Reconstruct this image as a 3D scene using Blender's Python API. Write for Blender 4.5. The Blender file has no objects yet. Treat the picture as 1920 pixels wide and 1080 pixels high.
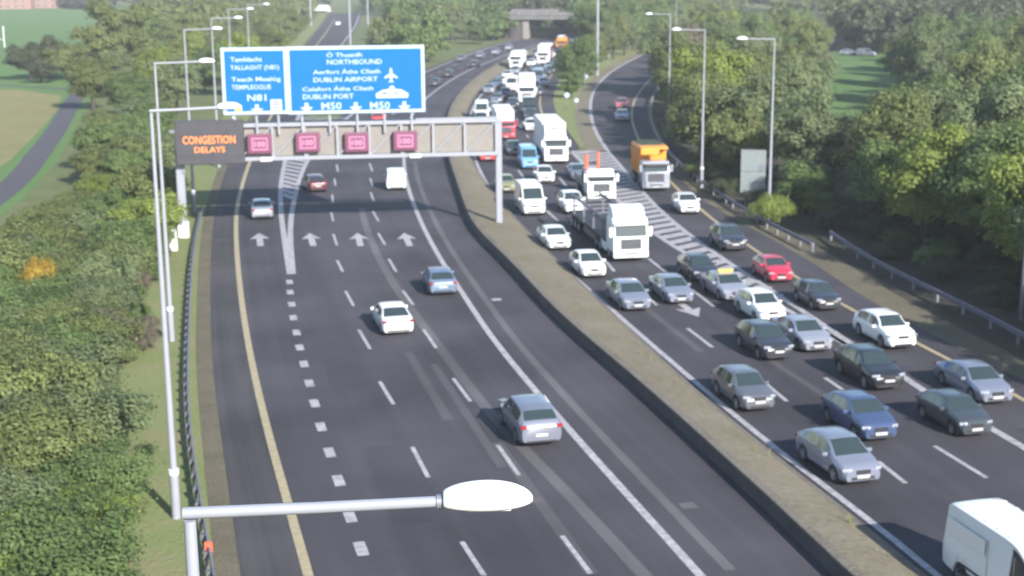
import bpy, bmesh, math, random
import numpy as np
from mathutils import Vector, Matrix, noise
random.seed(7); np.random.seed(7)
R_ = math.radians
scene = bpy.context.scene
col = scene.collection

# ------------------------------------------------------------------ camera, sky, sun, exposure
CAM_H = 20.0; FPX = 2650.0; PITCH = math.atan(600 / FPX); ROLL = R_(0.4)
_f = np.array([0, math.cos(PITCH), -math.sin(PITCH)]); _r0 = np.array([1.0, 0, 0]); _u0 = np.cross(_r0, _f)
_r = math.cos(ROLL) * _r0 - math.sin(ROLL) * _u0
_u = math.sin(ROLL) * _r0 + math.cos(ROLL) * _u0
cd = bpy.data.cameras.new('camera'); cam = bpy.data.objects.new('camera', cd); col.objects.link(cam)
cam.matrix_world = Matrix(((_r[0], _u[0], -_f[0], 0), (_r[1], _u[1], -_f[1], 0), (_r[2], _u[2], -_f[2], CAM_H), (0, 0, 0, 1)))
cd.sensor_width = 36; cd.lens = 36 * FPX / 1920; cd.clip_start = 0.5; cd.clip_end = 6000
cd.dof.use_dof = True; cd.dof.focus_distance = 10.5; cd.dof.aperture_fstop = 2.25
scene.camera = cam
SUN_EL = R_(28); SUN_H = R_(-31)                      # shadows run 27 degrees to the near side of straight ahead
sdir = Vector((math.sin(SUN_H) * math.cos(SUN_EL), math.cos(SUN_H) * math.cos(SUN_EL), -math.sin(SUN_EL)))
w = bpy.data.worlds.new('World'); scene.world = w; w.use_nodes = True
nt = w.node_tree; bg = nt.nodes['Background']
sky = nt.nodes.new('ShaderNodeTexSky'); sky.sky_type = 'NISHITA'; sky.sun_disc = False
sky.sun_elevation = SUN_EL; sky.sun_rotation = math.atan2(-sdir.x, -sdir.y); sky.air_density = 1.2; sky.dust_density = 0.6; sky.ozone_density = 2.5
nt.links.new(sky.outputs[0], bg.inputs[0]); bg.inputs[1].default_value = 0.10
sl = bpy.data.lights.new('sun', 'SUN'); sl.energy = 4.2; sl.angle = R_(0.5); sl.color = (1.0, 0.955, 0.90)
sun = bpy.data.objects.new('sun', sl); col.objects.link(sun)
sun.rotation_euler = sdir.to_track_quat('-Z', 'Y').to_euler()
scene.view_settings.view_transform = 'Standard'; scene.view_settings.look = 'None'
scene.view_settings.exposure = 1.3; scene.view_settings.gamma = 1.0; scene.view_settings.use_curve_mapping = False
scene.cycles.use_denoising = True
scene.cycles.max_bounces = 6; scene.cycles.transparent_max_bounces = 4

# ------------------------------------------------------------------ surveying: photo points put onto the level ground
def G(px, py, z=0.0):
    d = _f + _r * (px - 960) / FPX + _u * (540 - py) / FPX
    t = (z - CAM_H) / d[2]
    return Vector((d[0] * t, d[1] * t, z))
def gl(pts): return [G(*p) for p in pts]
def smooth(pts, step=2.0):
    P = [Vector((p[0], p[1])) for p in pts]
    P = [P[0] * 2 - P[1]] + P + [P[-1] * 2 - P[-2]]
    out = []
    for i in range(1, len(P) - 2):
        a, b, c, d = P[i - 1:i + 3]
        n = max(2, int((c - b).length / step))
        # centripetal tangents keep uneven spacing smooth
        t0 = max((b - a).length, 1e-3); t1 = max((c - b).length, 1e-3); t2 = max((d - c).length, 1e-3)
        m1 = ((b - a) / t0 * t1 + (c - b) / t1 * t0) / (t0 + t1) * t1
        m2 = ((c - b) / t1 * t2 + (d - c) / t2 * t1) / (t1 + t2) * t1
        for k in range(n):
            s = k / n
            out.append(b * (2*s**3 - 3*s*s + 1) + m1 * (s**3 - 2*s*s + s) + c * (-2*s**3 + 3*s*s) + m2 * (s**3 - s*s))
    out.append(P[-2].copy())
    return out
def relax(pts, n=6):
    for _ in range(n):
        pts = [pts[0]] + [(pts[i - 1] + pts[i] * 2 + pts[i + 1]) / 4 for i in range(1, len(pts) - 1)] + [pts[-1]]
    return pts
def curve(pxs, back=0, n=8): 
    p = relax(smooth(gl(pxs)), n)
    if back:
        d = (p[0] - p[4]).normalized()
        p = [p[0] + d * back * k / 6 for k in range(6, 0, -1)] + p
    return p
def resample(p, n):
    L = [0]
    for a, b in zip(p, p[1:]): L.append(L[-1] + (b - a).length)
    out = []; j = 0
    for k in range(n):
        s = L[-1] * k / (n - 1)
        while j < len(L) - 2 and L[j + 1] < s: j += 1
        t = (s - L[j]) / max(L[j + 1] - L[j], 1e-6)
        out.append(p[j].lerp(p[j + 1], t))
    return out
def offset(p, d):
    """d > 0: towards the right hand of the direction of travel of the list"""
    out = []
    for i in range(len(p)):
        t = (p[min(i + 1, len(p) - 1)] - p[max(i - 1, 0)]).normalized()
        out.append(p[i] + Vector((t.y, -t.x)) * d)
    return out
def tangent(p, q):
    q = Vector((q[0], q[1])); i = min(range(len(p)), key=lambda k: (p[k] - q).length)
    return (p[min(i + 2, len(p) - 1)] - p[max(i - 2, 0)]).normalized()
def cut(p, y0, y1): return [q for q in p if y0 <= q.y <= y1]

# ------------------------------------------------------------------ materials
ALB = 0.87
def mat(name, rgb, rough=0.7, metal=0.0, coat=0.0, var=0.0, scale=3.0, emit=None, estr=0.0, bump=0.0, spec=0.5):
    rgb = [c * ALB for c in rgb]
    m = bpy.data.materials.new(name); m.use_nodes = True
    t = m.node_tree; b = t.nodes['Principled BSDF']
    b.inputs['Base Color'].default_value = (*rgb, 1); b.inputs['Roughness'].default_value = rough
    b.inputs['Metallic'].default_value = metal; b.inputs['Coat Weight'].default_value = coat
    b.inputs['Specular IOR Level'].default_value = spec
    if var or bump:
        tc = t.nodes.new('ShaderNodeTexCoord'); nz = t.nodes.new('ShaderNodeTexNoise')
        nz.inputs['Scale'].default_value = scale; nz.inputs['Detail'].default_value = 6
        t.links.new(tc.outputs['Object'], nz.inputs['Vector'])
        if var:
            r = t.nodes.new('ShaderNodeValToRGB')
            r.color_ramp.elements[0].position = 0.25; r.color_ramp.elements[1].position = 0.75
            r.color_ramp.elements[0].color = (*[c * (1 - var) for c in rgb], 1)
            r.color_ramp.elements[1].color = (*[min(1, c * (1 + var)) for c in rgb], 1)
            t.links.new(nz.outputs['Fac'], r.inputs[0]); t.links.new(r.outputs[0], b.inputs['Base Color'])
        if bump:
            bp = t.nodes.new('ShaderNodeBump'); bp.inputs['Strength'].default_value = bump
            t.links.new(nz.outputs['Fac'], bp.inputs['Height']); t.links.new(bp.outputs[0], b.inputs['Normal'])
    if emit:
        b.inputs['Emission Color'].default_value = (*emit, 1); b.inputs['Emission Strength'].default_value = estr
    return m
def asphalt(name, rgb, seed):
    m = bpy.data.materials.new(name); m.use_nodes = True
    t = m.node_tree; b = t.nodes['Principled BSDF']; N = t.nodes.new; K = t.links.new
    uv = N('ShaderNodeUVMap'); mp = N('ShaderNodeMapping'); mp.inputs['Scale'].default_value = (1.0, 0.018, 1); mp.inputs['Location'].default_value = (seed, seed, 0)
    K(uv.outputs[0], mp.inputs[0])
    n1 = N('ShaderNodeTexNoise'); n1.inputs['Scale'].default_value = 0.9; n1.inputs['Detail'].default_value = 4; K(mp.outputs[0], n1.inputs['Vector'])
    tc = N('ShaderNodeTexCoord')
    n2 = N('ShaderNodeTexNoise'); n2.inputs['Scale'].default_value = 7; n2.inputs['Detail'].default_value = 8; n2.inputs['Roughness'].default_value = 0.7; K(tc.outputs['Object'], n2.inputs['Vector'])
    n3 = N('ShaderNodeTexNoise'); n3.inputs['Scale'].default_value = 0.12; n3.inputs['Detail'].default_value = 5; K(tc.outputs['Object'], n3.inputs['Vector'])
    a1 = N('ShaderNodeMath'); a1.operation = 'MULTIPLY_ADD'; K(n1.outputs['Fac'], a1.inputs[0]); a1.inputs[1].default_value = 0.5
    a2 = N('ShaderNodeMath'); a2.operation = 'MULTIPLY_ADD'; K(n2.outputs['Fac'], a2.inputs[0]); a2.inputs[1].default_value = 0.3
    K(a2.outputs[0], a1.inputs[2]); K(n3.outputs['Fac'], a2.inputs[2])
    r = N('ShaderNodeValToRGB'); r.color_ramp.elements[0].position = 0.60; r.color_ramp.elements[1].position = 0.95
    sc = N('ShaderNodeMath'); sc.operation = 'MULTIPLY'; sc.inputs[1].default_value = 0.85; K(a1.outputs[0], sc.inputs[0])
    r.color_ramp.elements[0].color = (*[c * 0.70 for c in rgb], 1); r.color_ramp.elements[1].color = (*[c * 1.36 for c in rgb], 1)
    K(sc.outputs[0], r.inputs[0]); K(r.outputs[0], b.inputs['Base Color'])
    b.inputs['Roughness'].default_value = 0.85; b.inputs['Specular IOR Level'].default_value = 0.3
    bp = N('ShaderNodeBump'); bp.inputs['Strength'].default_value = 0.25; bp.inputs['Distance'].default_value = 0.02
    n4 = N('ShaderNodeTexNoise'); n4.inputs['Scale'].default_value = 60; K(tc.outputs['Object'], n4.inputs['Vector'])
    K(n4.outputs['Fac'], bp.inputs['Height']); K(bp.outputs[0], b.inputs['Normal'])
    return m
def turf(name, c1, c2, c3, sc=0.25):
    c1, c2, c3 = [[c * ALB for c in k] for k in (c1, c2, c3)]
    m = bpy.data.materials.new(name); m.use_nodes = True
    t = m.node_tree; b = t.nodes['Principled BSDF']; N = t.nodes.new; K = t.links.new
    tc = N('ShaderNodeTexCoord')
    n1 = N('ShaderNodeTexNoise'); n1.inputs['Scale'].default_value = sc; n1.inputs['Detail'].default_value = 8; n1.inputs['Roughness'].default_value = 0.65; K(tc.outputs['Object'], n1.inputs['Vector'])
    n2 = N('ShaderNodeTexNoise'); n2.inputs['Scale'].default_value = sc * 14; n2.inputs['Detail'].default_value = 6; K(tc.outputs['Object'], n2.inputs['Vector'])
    mx = N('ShaderNodeMath'); mx.operation = 'MULTIPLY_ADD'; mx.inputs[1].default_value = 0.4; K(n2.outputs['Fac'], mx.inputs[0])
    m2 = N('ShaderNodeMath'); m2.operation = 'MULTIPLY'; m2.inputs[1].default_value = 0.75; K(n1.outputs['Fac'], m2.inputs[0]); K(m2.outputs[0], mx.inputs[2])
    r = N('ShaderNodeValToRGB'); r.color_ramp.elements[0].position = 0.36; r.color_ramp.elements[0].color = (*c1, 1)
    r.color_ramp.elements[1].position = 0.78; r.color_ramp.elements[1].color = (*c3, 1)
    e = r.color_ramp.elements.new(0.56); e.color = (*c2, 1)
    K(mx.outputs[0], r.inputs[0]); K(r.outputs[0], b.inputs['Base Color']); b.inputs['Roughness'].default_value = 0.95; b.inputs['Specular IOR Level'].default_value = 0.1
    bp = N('ShaderNodeBump'); bp.inputs['Strength'].default_value = 0.6; bp.inputs['Distance'].default_value = 0.1
    K(n2.outputs['Fac'], bp.inputs['Height']); K(bp.outputs[0], b.inputs['Normal'])
    return m
def leaf_mat(name, dark, light):
    m = bpy.data.materials.new(name); m.use_nodes = True
    t = m.node_tree; N = t.nodes.new; K = t.links.new
    b = t.nodes['Principled BSDF']; out = t.nodes['Material Output']
    g = N('ShaderNodeNewGeometry'); oi = N('ShaderNodeObjectInfo'); tc = N('ShaderNodeTexCoord')
    nz = N('ShaderNodeTexNoise'); nz.inputs['Scale'].default_value = 1.1; nz.inputs['Detail'].default_value = 3; K(tc.outputs['Object'], nz.inputs['Vector'])
    a = N('ShaderNodeMath'); a.operation = 'MULTIPLY_ADD'; a.inputs[1].default_value = 0.28; K(g.outputs['Random Per Island'], a.inputs[0])
    s = N('ShaderNodeMath'); s.operation = 'MULTIPLY_ADD'; s.inputs[1].default_value = 0.9; s.inputs[2].default_value = -0.25; K(nz.outputs['Fac'], s.inputs[0]); 
    a3 = N('ShaderNodeMath'); a3.operation = 'MULTIPLY_ADD'; a3.inputs[1].default_value = 0.4; K(oi.outputs['Random'], a3.inputs[0]); K(s.outputs[0], a3.inputs[2]); K(a3.outputs[0], a.inputs[2])
    r = N('ShaderNodeValToRGB'); r.color_ramp.elements[0].position = 0.1; r.color_ramp.elements[0].color = (*dark, 1)
    r.color_ramp.elements[1].position = 1.0; r.color_ramp.elements[1].color = (*light, 1)
    K(a.outputs[0], r.inputs[0]); K(r.outputs[0], b.inputs['Base Color']); b.inputs['Roughness'].default_value = 0.6; b.inputs['Specular IOR Level'].default_value = 0.25
    tr = N('ShaderNodeBsdfTranslucent'); K(r.outputs[0], tr.inputs[0])
    mx = N('ShaderNodeMixShader'); mx.inputs[0].default_value = 0.40; K(b.outputs[0], mx.inputs[1]); K(tr.outputs[0], mx.inputs[2]); K(mx.outputs[0], out.inputs[0])
    return m

M = {}
M['asphalt'] = asphalt('asphalt', (0.046, 0.0425, 0.050), 0)
M['asphalt2'] = asphalt('asphalt_dark', (0.043, 0.040, 0.0475), 9)
M['shoulder'] = asphalt('asphalt_old', (0.049, 0.045, 0.048), 5)
M['seam'] = asphalt('asphalt_seam', (0.092, 0.085, 0.088), 3)
M['white_line'] = mat('white_road_paint', (0.35, 0.335, 0.345), 0.7, var=0.38, scale=3.2)
M['yellow_line'] = mat('yellow_road_paint', (0.36, 0.30, 0.18), 0.7, var=0.25, scale=4)
M['grass'] = turf('rough_grass', (0.085, 0.11, 0.045), (0.125, 0.15, 0.062), (0.17, 0.165, 0.085))
M['meadow'] = turf('mown_grass', (0.09, 0.165, 0.05), (0.105, 0.18, 0.06), (0.125, 0.20, 0.07), 0.06)
M['stubble'] = turf('dry_grass', (0.17, 0.165, 0.07), (0.215, 0.20, 0.09), (0.25, 0.22, 0.11), 0.10)
M['verge_green'] = turf('verge_grass', (0.15, 0.185, 0.07), (0.19, 0.22, 0.09), (0.24, 0.205, 0.13), 0.3)
M['gravel'] = turf('dusty_gravel', (0.10, 0.09, 0.06), (0.135, 0.12, 0.085), (0.17, 0.15, 0.11), 0.5)
M['soil_edge'] = turf('soiled_kerb', (0.11, 0.095, 0.075), (0.17, 0.15, 0.125), (0.21, 0.19, 0.16), 0.5)
M['soil'] = turf('median_soil', (0.14, 0.12, 0.085), (0.185, 0.162, 0.115), (0.225, 0.195, 0.155), 0.22)
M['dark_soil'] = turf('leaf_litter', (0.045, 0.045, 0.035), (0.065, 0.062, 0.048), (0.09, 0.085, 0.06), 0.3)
M['patch'] = asphalt('asphalt_patch', (0.038, 0.0355, 0.042), 13); M['seam2'] = asphalt('asphalt_scuffed', (0.064, 0.059, 0.064), 17)
M['path'] = mat('tarmac_path', (0.062, 0.057, 0.066), 0.9, var=0.12, scale=0.6)
M['concrete'] = mat('concrete', (0.14, 0.135, 0.135), 0.85, var=0.2, scale=0.8)
M['concrete_dark'] = mat('shaded_concrete', (0.065, 0.06, 0.06), 0.9, var=0.3, scale=0.7)  # shade on wall face and abutments is put into this concrete colour
M['galv'] = mat('galvanised_steel', (0.25, 0.26, 0.30), 0.45, metal=0.35, var=0.1, scale=2)
M['galv_dark'] = mat('weathered_steel', (0.16, 0.16, 0.19), 0.55, metal=0.3, var=0.2, scale=3)
M['pale_paint'] = mat('pale_grey_paint', (0.29, 0.30, 0.34), 0.45, var=0.05, scale=2)
M['white_plastic'] = mat('white_plastic', (0.82, 0.81, 0.82), 0.4)
M['lens'] = mat('lamp_glass', (0.7, 0.7, 0.72), 0.15, coat=0.5)
M['beige'] = mat('beige_panel', (0.220, 0.203, 0.185), 0.8, var=0.08, scale=1.5)
M['sign_blue'] = mat('blue_sign_sheeting', (0.010, 0.135, 0.60), 0.7, spec=0.1, var=0.04, scale=0.6)
M['sign_white'] = mat('white_sign_sheeting', (0.42, 0.52, 0.62), 0.6, spec=0.2)
M['sign_back'] = mat('sign_back_aluminium', (0.25, 0.28, 0.28), 0.5, metal=0.2, var=0.1)
M['black'] = mat('matt_black', (0.02, 0.02, 0.025), 0.6)
M['vms'] = mat('dark_display_face', (0.05, 0.048, 0.058), 0.6, var=0.15, scale=2)
M['amber'] = mat('amber_light', (0.5, 0.15, 0.03), 0.5, emit=(1.0, 0.28, 0.07), estr=0.55)
M['pinkbox'] = mat('lit_display_red', (0.12, 0.035, 0.08), 0.6, emit=(0.62, 0.17, 0.36), estr=0.085)
M['pinkpale'] = mat('lit_display_pink', (0.5, 0.2, 0.3), 0.5, emit=(1.0, 0.5, 0.8), estr=0.17)
M['pinkframe'] = mat('display_casing', (0.16, 0.05, 0.085), 0.6)
M['rubber'] = mat('tyre_rubber', (0.018, 0.018, 0.02), 0.85)
M['rim'] = mat('alloy', (0.40, 0.41, 0.44), 0.35, metal=0.6)
M['glass'] = mat('car_glass', (0.03, 0.045, 0.045), 0.08, spec=1.0)
M['plastic'] = mat('black_trim', (0.022, 0.022, 0.026), 0.55)
M['headlamp'] = mat('headlamp_glass', (0.34, 0.36, 0.40), 0.12, metal=0.2, coat=0.8)
M['tail'] = mat('tail_lamp_red', (0.30, 0.012, 0.02), 0.25, coat=0.5)
M['plate_w'] = mat('white_plate', (0.50, 0.50, 0.49), 0.5)
M['orange'] = mat('orange_paint', (0.78, 0.30, 0.035), 0.5, var=0.08, scale=2)
M['red_reflect'] = mat('orange_reflector', (0.75, 0.13, 0.06), 0.5)
M['yellow'] = mat('yellow_plastic', (0.75, 0.5, 0.10), 0.5)
M['brick'] = mat('brick', (0.30, 0.17, 0.13), 0.9, var=0.15, scale=1)
M['roof'] = mat('slate_roof', (0.10, 0.09, 0.09), 0.8, var=0.15, scale=1)
M['bark'] = mat('bark', (0.06, 0.05, 0.04), 0.95, var=0.3, scale=4)
M['rust'] = mat('brown_steel', (0.24, 0.18, 0.14), 0.7, var=0.15, scale=1.5)
LEAF = {
 'olive': leaf_mat('olive_leaves', (0.100, 0.124, 0.042), (0.222, 0.255, 0.092)),
 'green': leaf_mat('green_leaves', (0.080, 0.124, 0.042), (0.180, 0.252, 0.088)),
 'dark': leaf_mat('dark_leaves', (0.056, 0.067, 0.038), (0.110, 0.128, 0.064)),
 'lime': leaf_mat('lime_leaves', (0.140, 0.184, 0.038), (0.25, 0.31, 0.075)),
 'grey': leaf_mat('grey_green_leaves', (0.106, 0.136, 0.064), (0.208, 0.255, 0.118)),
 'brown': leaf_mat('brown_twigs', (0.120, 0.104, 0.076), (0.22, 0.188, 0.138)),
 'gold': leaf_mat('golden_leaves', (0.28, 0.19, 0.03), (0.58, 0.40, 0.06)),
}
PAINT = {}
def paint(name, rgb, metal=0.0):
    if name not in PAINT: PAINT[name] = mat('paint_' + name, rgb, 0.32, metal=metal, coat=0.7, var=0.03, scale=1.2)
    return PAINT[name]
paint('white', (0.80, 0.80, 0.79)); paint('silver', (0.34, 0.355, 0.41), 0.35); paint('silver_blue', (0.23, 0.25, 0.315), 0.3)
paint('grey', (0.13, 0.135, 0.16), 0.3); paint('dark', (0.030, 0.033, 0.045), 0.1); paint('black', (0.016, 0.017, 0.021))
paint('blue', (0.06, 0.09, 0.185), 0.25); paint('red', (0.50, 0.025, 0.06)); paint('maroon', (0.085, 0.012, 0.022)); paint('mid_grey', (0.21, 0.225, 0.28), 0.35)
paint('sky', (0.16, 0.36, 0.62)); paint('olive', (0.22, 0.22, 0.11)); paint('orange', (0.72, 0.27, 0.02)); paint('charcoal', (0.055, 0.065, 0.075), 0.2)
paint('brightred', (0.66, 0.05, 0.06)); paint('lorry_red', (0.45, 0.05, 0.075)); paint('steel', (0.15, 0.21, 0.30), 0.3); paint('truck_grey', (0.30, 0.32, 0.36)); paint('pink_red', (0.42, 0.12, 0.13))

# ------------------------------------------------------------------ object helpers
def link(o, parent=None):
    col.objects.link(o)
    if parent is not None: o.parent = parent
    return o
def obj(name, mesh, m=None, parent=None):
    o = bpy.data.objects.new(name, mesh)
    if m is not None:
        ms = m if isinstance(m, (list, tuple)) else [m]
        for k in ms: 
            if len(mesh.materials) < len(ms): mesh.materials.append(k)
    return link(o, parent)
def repaint(o, m):
    o.material_slots[0].link = 'OBJECT'; o.material_slots[0].material = m
def tag(o, label=None, cat=None, group=None, kind=None):
    if label: o['label'] = label
    if cat: o['category'] = cat
    if group: o['group'] = group
    if kind: o['kind'] = kind
    return o
def empty(name, loc, rz=0.0, label=None, cat=None, group=None):
    o = bpy.data.objects.new(name, None); o.empty_display_size = 0.3; link(o)
    o.location = loc; o.rotation_euler = (0, 0, rz)
    return tag(o, label, cat, group)
def copy_tree(o, parent=None):
    c = o.copy(); col.objects.link(c)
    if parent is not None: c.parent = parent
    for ch in list(o.children): copy_tree(ch, c)
    return c
def mesh_py(name, v, f, smooth_=False, sharp=None):
    m = bpy.data.meshes.new(name); m.from_pydata([tuple(p) for p in v], [], f); m.update()
    if smooth_:
        m.polygons.foreach_set('use_smooth', [True] * len(m.polygons))
        if sharp: m.set_sharp_from_angle(angle=R_(sharp))
    return m
def bm_mesh(bm, name, smooth_=False, sharp=40):
    bmesh.ops.recalc_face_normals(bm, faces=bm.faces[:])
    m = bpy.data.meshes.new(name); bm.to_mesh(m); bm.free()
    if smooth_:
        m.polygons.foreach_set('use_smooth', [True] * len(m.polygons)); m.set_sharp_from_angle(angle=R_(sharp))
    return m
def add_box(bm, c, s, bev=0.0, rot=None, seg=1):
    r = bmesh.ops.create_cube(bm, size=1)
    vs = r['verts']
    for v in vs: v.co = Vector((v.co.x * s[0], v.co.y * s[1], v.co.z * s[2]))
    if bev:
        es = list({e for v in vs for e in v.link_edges})
        rb = bmesh.ops.bevel(bm, geom=es, offset=bev, segments=seg, affect='EDGES', profile=0.6)
        vs = list({v for f in rb['faces'] for v in f.verts} | {v for v in vs if v.is_valid})
    mt = Matrix.Translation(Vector(c)) @ (rot.to_4x4() if rot else Matrix.Identity(4))
    for v in vs: v.co = mt @ v.co
def box(name, c, s, m, parent=None, bev=0.0, rot=None, seg=1, smooth_=False):
    bm = bmesh.new(); add_box(bm, c, s, bev, rot, seg)
    return obj(name, bm_mesh(bm, name, smooth_), m, parent)
def add_tube(bm, pts, rad, n=10, cap=True):
    """pts: list of points, rad: radius or list"""
    P = [Vector(p) for p in pts]; rad = rad if isinstance(rad, (list, tuple)) else [rad] * len(P)
    rings = []
    for i, p in enumerate(P):
        t = (P[min(i + 1, len(P) - 1)] - P[max(i - 1, 0)]).normalized()
        a = Vector((0, 0, 1)) if abs(t.z) < 0.9 else Vector((1, 0, 0))
        x = t.cross(a).normalized(); y = t.cross(x)
        rings.append([bm.verts.new(p + (x * math.cos(2*math.pi*k/n) + y * math.sin(2*math.pi*k/n)) * rad[i]) for k in range(n)])
    for a, b in zip(rings, rings[1:]):
        for k in range(n): bm.faces.new((a[k], a[(k+1) % n], b[(k+1) % n], b[k]))
    if cap:
        bm.faces.new(rings[0][::-1]); bm.faces.new(rings[-1])
def tube(name, pts, rad, m, parent=None, n=10):
    bm = bmesh.new(); add_tube(bm, pts, rad, n)
    return obj(name, bm_mesh(bm, name, True, 50), m, parent)
def prism(name, prof, y0, y1, m, parent=None, bev=0.0, seg=2, smooth_=True):
    """outline in x,z pushed out from y0 to y1"""
    bm = bmesh.new()
    a = [bm.verts.new((p[0], y0, p[1])) for p in prof]; b = [bm.verts.new((p[0], y1, p[1])) for p in prof]
    bm.faces.new(a); bm.faces.new(b[::-1])
    for i in range(len(prof)):
        j = (i + 1) % len(prof); bm.faces.new((a[j], a[i], b[i], b[j]))
    bmesh.ops.recalc_face_normals(bm, faces=bm.faces[:])
    if bev: bmesh.ops.bevel(bm, geom=bm.edges[:], offset=bev, segments=seg, affect='EDGES', profile=0.6)
    return obj(name, bm_mesh(bm, name, smooth_, 35), m, parent)
def strip(name, L, Rr, z, m, parent=None, nl=8, step=3.0, uv=True):
    n = max(3, int(max(sum((b - a).length for a, b in zip(L, L[1:])), 6) / step))
    A = resample(L, n); B = resample(Rr, n); v = []; f = []; uvs = []
    zz = z if callable(z) else (lambda s: z)
    acc = 0
    for i in range(n):
        if i: acc += ((A[i] + B[i]) / 2 - (A[i-1] + B[i-1]) / 2).length
        wd = (B[i] - A[i]).length
        for k in range(nl + 1):
            s = k / nl; p = A[i].lerp(B[i], s); v.append((p.x, p.y, zz(s))); uvs.append((s * wd, acc))
    for i in range(n - 1):
        for k in range(nl):
            a = i * (nl + 1) + k; f.append((a, a + 1, a + nl + 2, a + nl + 1))
    me = mesh_py(name, v, f)
    if uv:
        u = me.uv_layers.new(name='UVMap'); lp = np.zeros(len(me.loops), dtype=np.int32); me.loops.foreach_get('vertex_index', lp)
        u.data.foreach_set('uv', np.array(uvs)[lp].ravel())
    return obj(name, me, m, parent)
def line(name, p, wd, z, m, parent, step=2.5): return strip(name, offset(p, -wd / 2), offset(p, wd / 2), z, m, parent, nl=1, step=step, uv=False)
def poly_sheet(name, pts, z, m, parent=None):
    return obj(name, mesh_py(name, [(p[0], p[1], z) for p in pts], [tuple(range(len(pts)))]), m, parent)
def text_mesh(s, height, width=None):
    cu = bpy.data.curves.new('lettering', 'FONT'); cu.body = s; cu.size = 1.0; cu.extrude = 0.004; cu.resolution_u = 2
    cu.offset = 0.012
    o = bpy.data.objects.new('lettering', cu); col.objects.link(o)
    me = bpy.data.meshes.new_from_object(o.evaluated_get(bpy.context.evaluated_depsgraph_get())); bpy.data.objects.remove(o)
    v = np.zeros(len(me.vertices) * 3); me.vertices.foreach_get('co', v); v = v.reshape(-1, 3)
    h = v[:, 1].max() - max(v[:, 1].min(), -0.0) if len(v) else 1; cap = 0.72
    sy = height / cap; wd = v[:, 0].max() - v[:, 0].min(); sx = width / wd if width else sy
    v[:, 0] = (v[:, 0] - v[:, 0].min()) * sx; v[:, 1] *= sy
    me.vertices.foreach_set('co', v.ravel()); me.update(); me.materials.clear()
    return me
# ------------------------------------------------------------------ setting: ground and roads
v = []; f = []
N_ = 40
xs = np.concatenate([np.linspace(-2500, -200, 12), np.linspace(-180, 180, 40), np.linspace(200, 2500, 12)])
ys = np.concatenate([np.linspace(-200, 30, 4), np.linspace(40, 400, 40), np.linspace(430, 4000, 20)])
for y in ys:
    for x in xs: v.append((x, y, 0))
nx = len(xs)
for j in range(len(ys) - 1):
    for i in range(nx - 1): f.append((j*nx+i, j*nx+i+1, (j+1)*nx+i+1, (j+1)*nx+i))
ground = tag(obj('ground', mesh_py('ground', v, f), M['grass']), kind='structure')

asph_l = curve([(452,1080),(421,860),(400,700),(395,540),(397,450),(403,400),(420,330),(445,270),(480,220),(520,160),(555,110),(585,70),(605,45),(618,25)], 45)
yell_l = curve([(578,1080),(545,960),(515,860),(485,740),(468,660),(450,540),(443,450),(443,400),(455,345),(470,300),(492,250),(525,190),(560,135),(590,90),(612,60),(628,35)], 45)
gore_l = curve([(544,515),(538,480),(532,440),(527,400),(526,360),(535,300),(548,250),(575,185),(610,125),(640,85),(665,50),(675,25)], 0, 3)
gore_r = curve([(549,515),(546,480),(544,440),(547,400),(554,365),(564,330),(578,300),(610,260),(660,215),(720,175),(795,137),(850,114),(920,89),(965,76),(1010,66),(1060,58)], 0, 3)
white_r = curve([(1310,1078),(1250,1010),(1180,935),(1110,855),(1050,788),(985,712),(925,640),(880,570),(840,510),(800,440),(780,395),(763,345),(757,290),(762,245),(780,205),(820,168),(870,137),(940,107),(1000,86),(1040,74),(1085,64)], 45)
barr = curve([(1560,1080),(1480,1000),(1340,870),(1200,740),(1050,610),(960,510),(890,440),(862,370),(838,290),(836,240),(850,197),(885,157),(945,118),(1005,93),(1050,79),(1095,68)], 45)
med_r = curve([(1730,1080),(1640,1000),(1480,880),(1300,730),(1140,580),(1010,455),(940,380),(885,300),(872,245),(878,205),(900,170),(940,137),(985,110),(1015,95),(1050,83),(1095,71)], 45)
whit_m = curve([(1755,1080),(1700,1030),(1500,880),(1300,715),(1100,540),(990,445),(950,400),(893,305),(879,245),(885,207),(907,173),(946,140),(988,114),(1020,98),(1054,85),(1098,73)], 45)
lineA = curve([(1890,1025),(1690,899),(1455,737),(1312,635),(1221,564),(1141,498),(1036,406),(985,335),(945,275),(925,235),(924,205),(940,175),(970,145),(1005,119),(1032,103),(1062,89),(1101,75)], 45)
lineB = curve([(2040,1010),(1800,867),(1569,725),(1317,560),(1232,498),(1112,402),(1050,335),(1000,270),(972,232),(967,205),(975,180),(998,150),(1022,125),(1043,108),(1070,93),(1105,78)], 45)
yell_m = curve([(1068,290),(1040,250),(1017,215),(1012,193),(1020,164),(1035,140),(1050,122),(1064,110),(1082,96),(1110,81)])
asph_m = curve([(1105,300),(1075,260),(1045,215),(1038,195),(1044,160),(1056,138),(1066,122),(1078,108),(1092,97),(1115,84)])
gor2_l = curve([(1622,670),(1545,623),(1450,567),(1370,525),(1294,481),(1222,436),(1178,397),(1138,354),(1100,314),(1072,285)], 0, 4)
gor2_r = curve([(1626,667),(1550,614),(1500,582),(1430,535),(1356,487),(1300,447),(1248,405),(1202,358),(1166,315),(1138,283)], 0, 4)
slip_l = curve([(1140,285),(1118,250),(1108,215),(1112,175),(1140,140),(1190,110),(1250,83),(1310,62),(1370,45),(1430,30)])
yell_r = curve([(1920,752),(1790,680),(1620,595),(1545,555),(1470,505),(1400,460),(1340,415),(1270,355),(1215,290),(1187,235),(1186,200),(1205,165),(1250,125),(1310,90),(1370,65),(1430,45)], 45)
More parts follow.
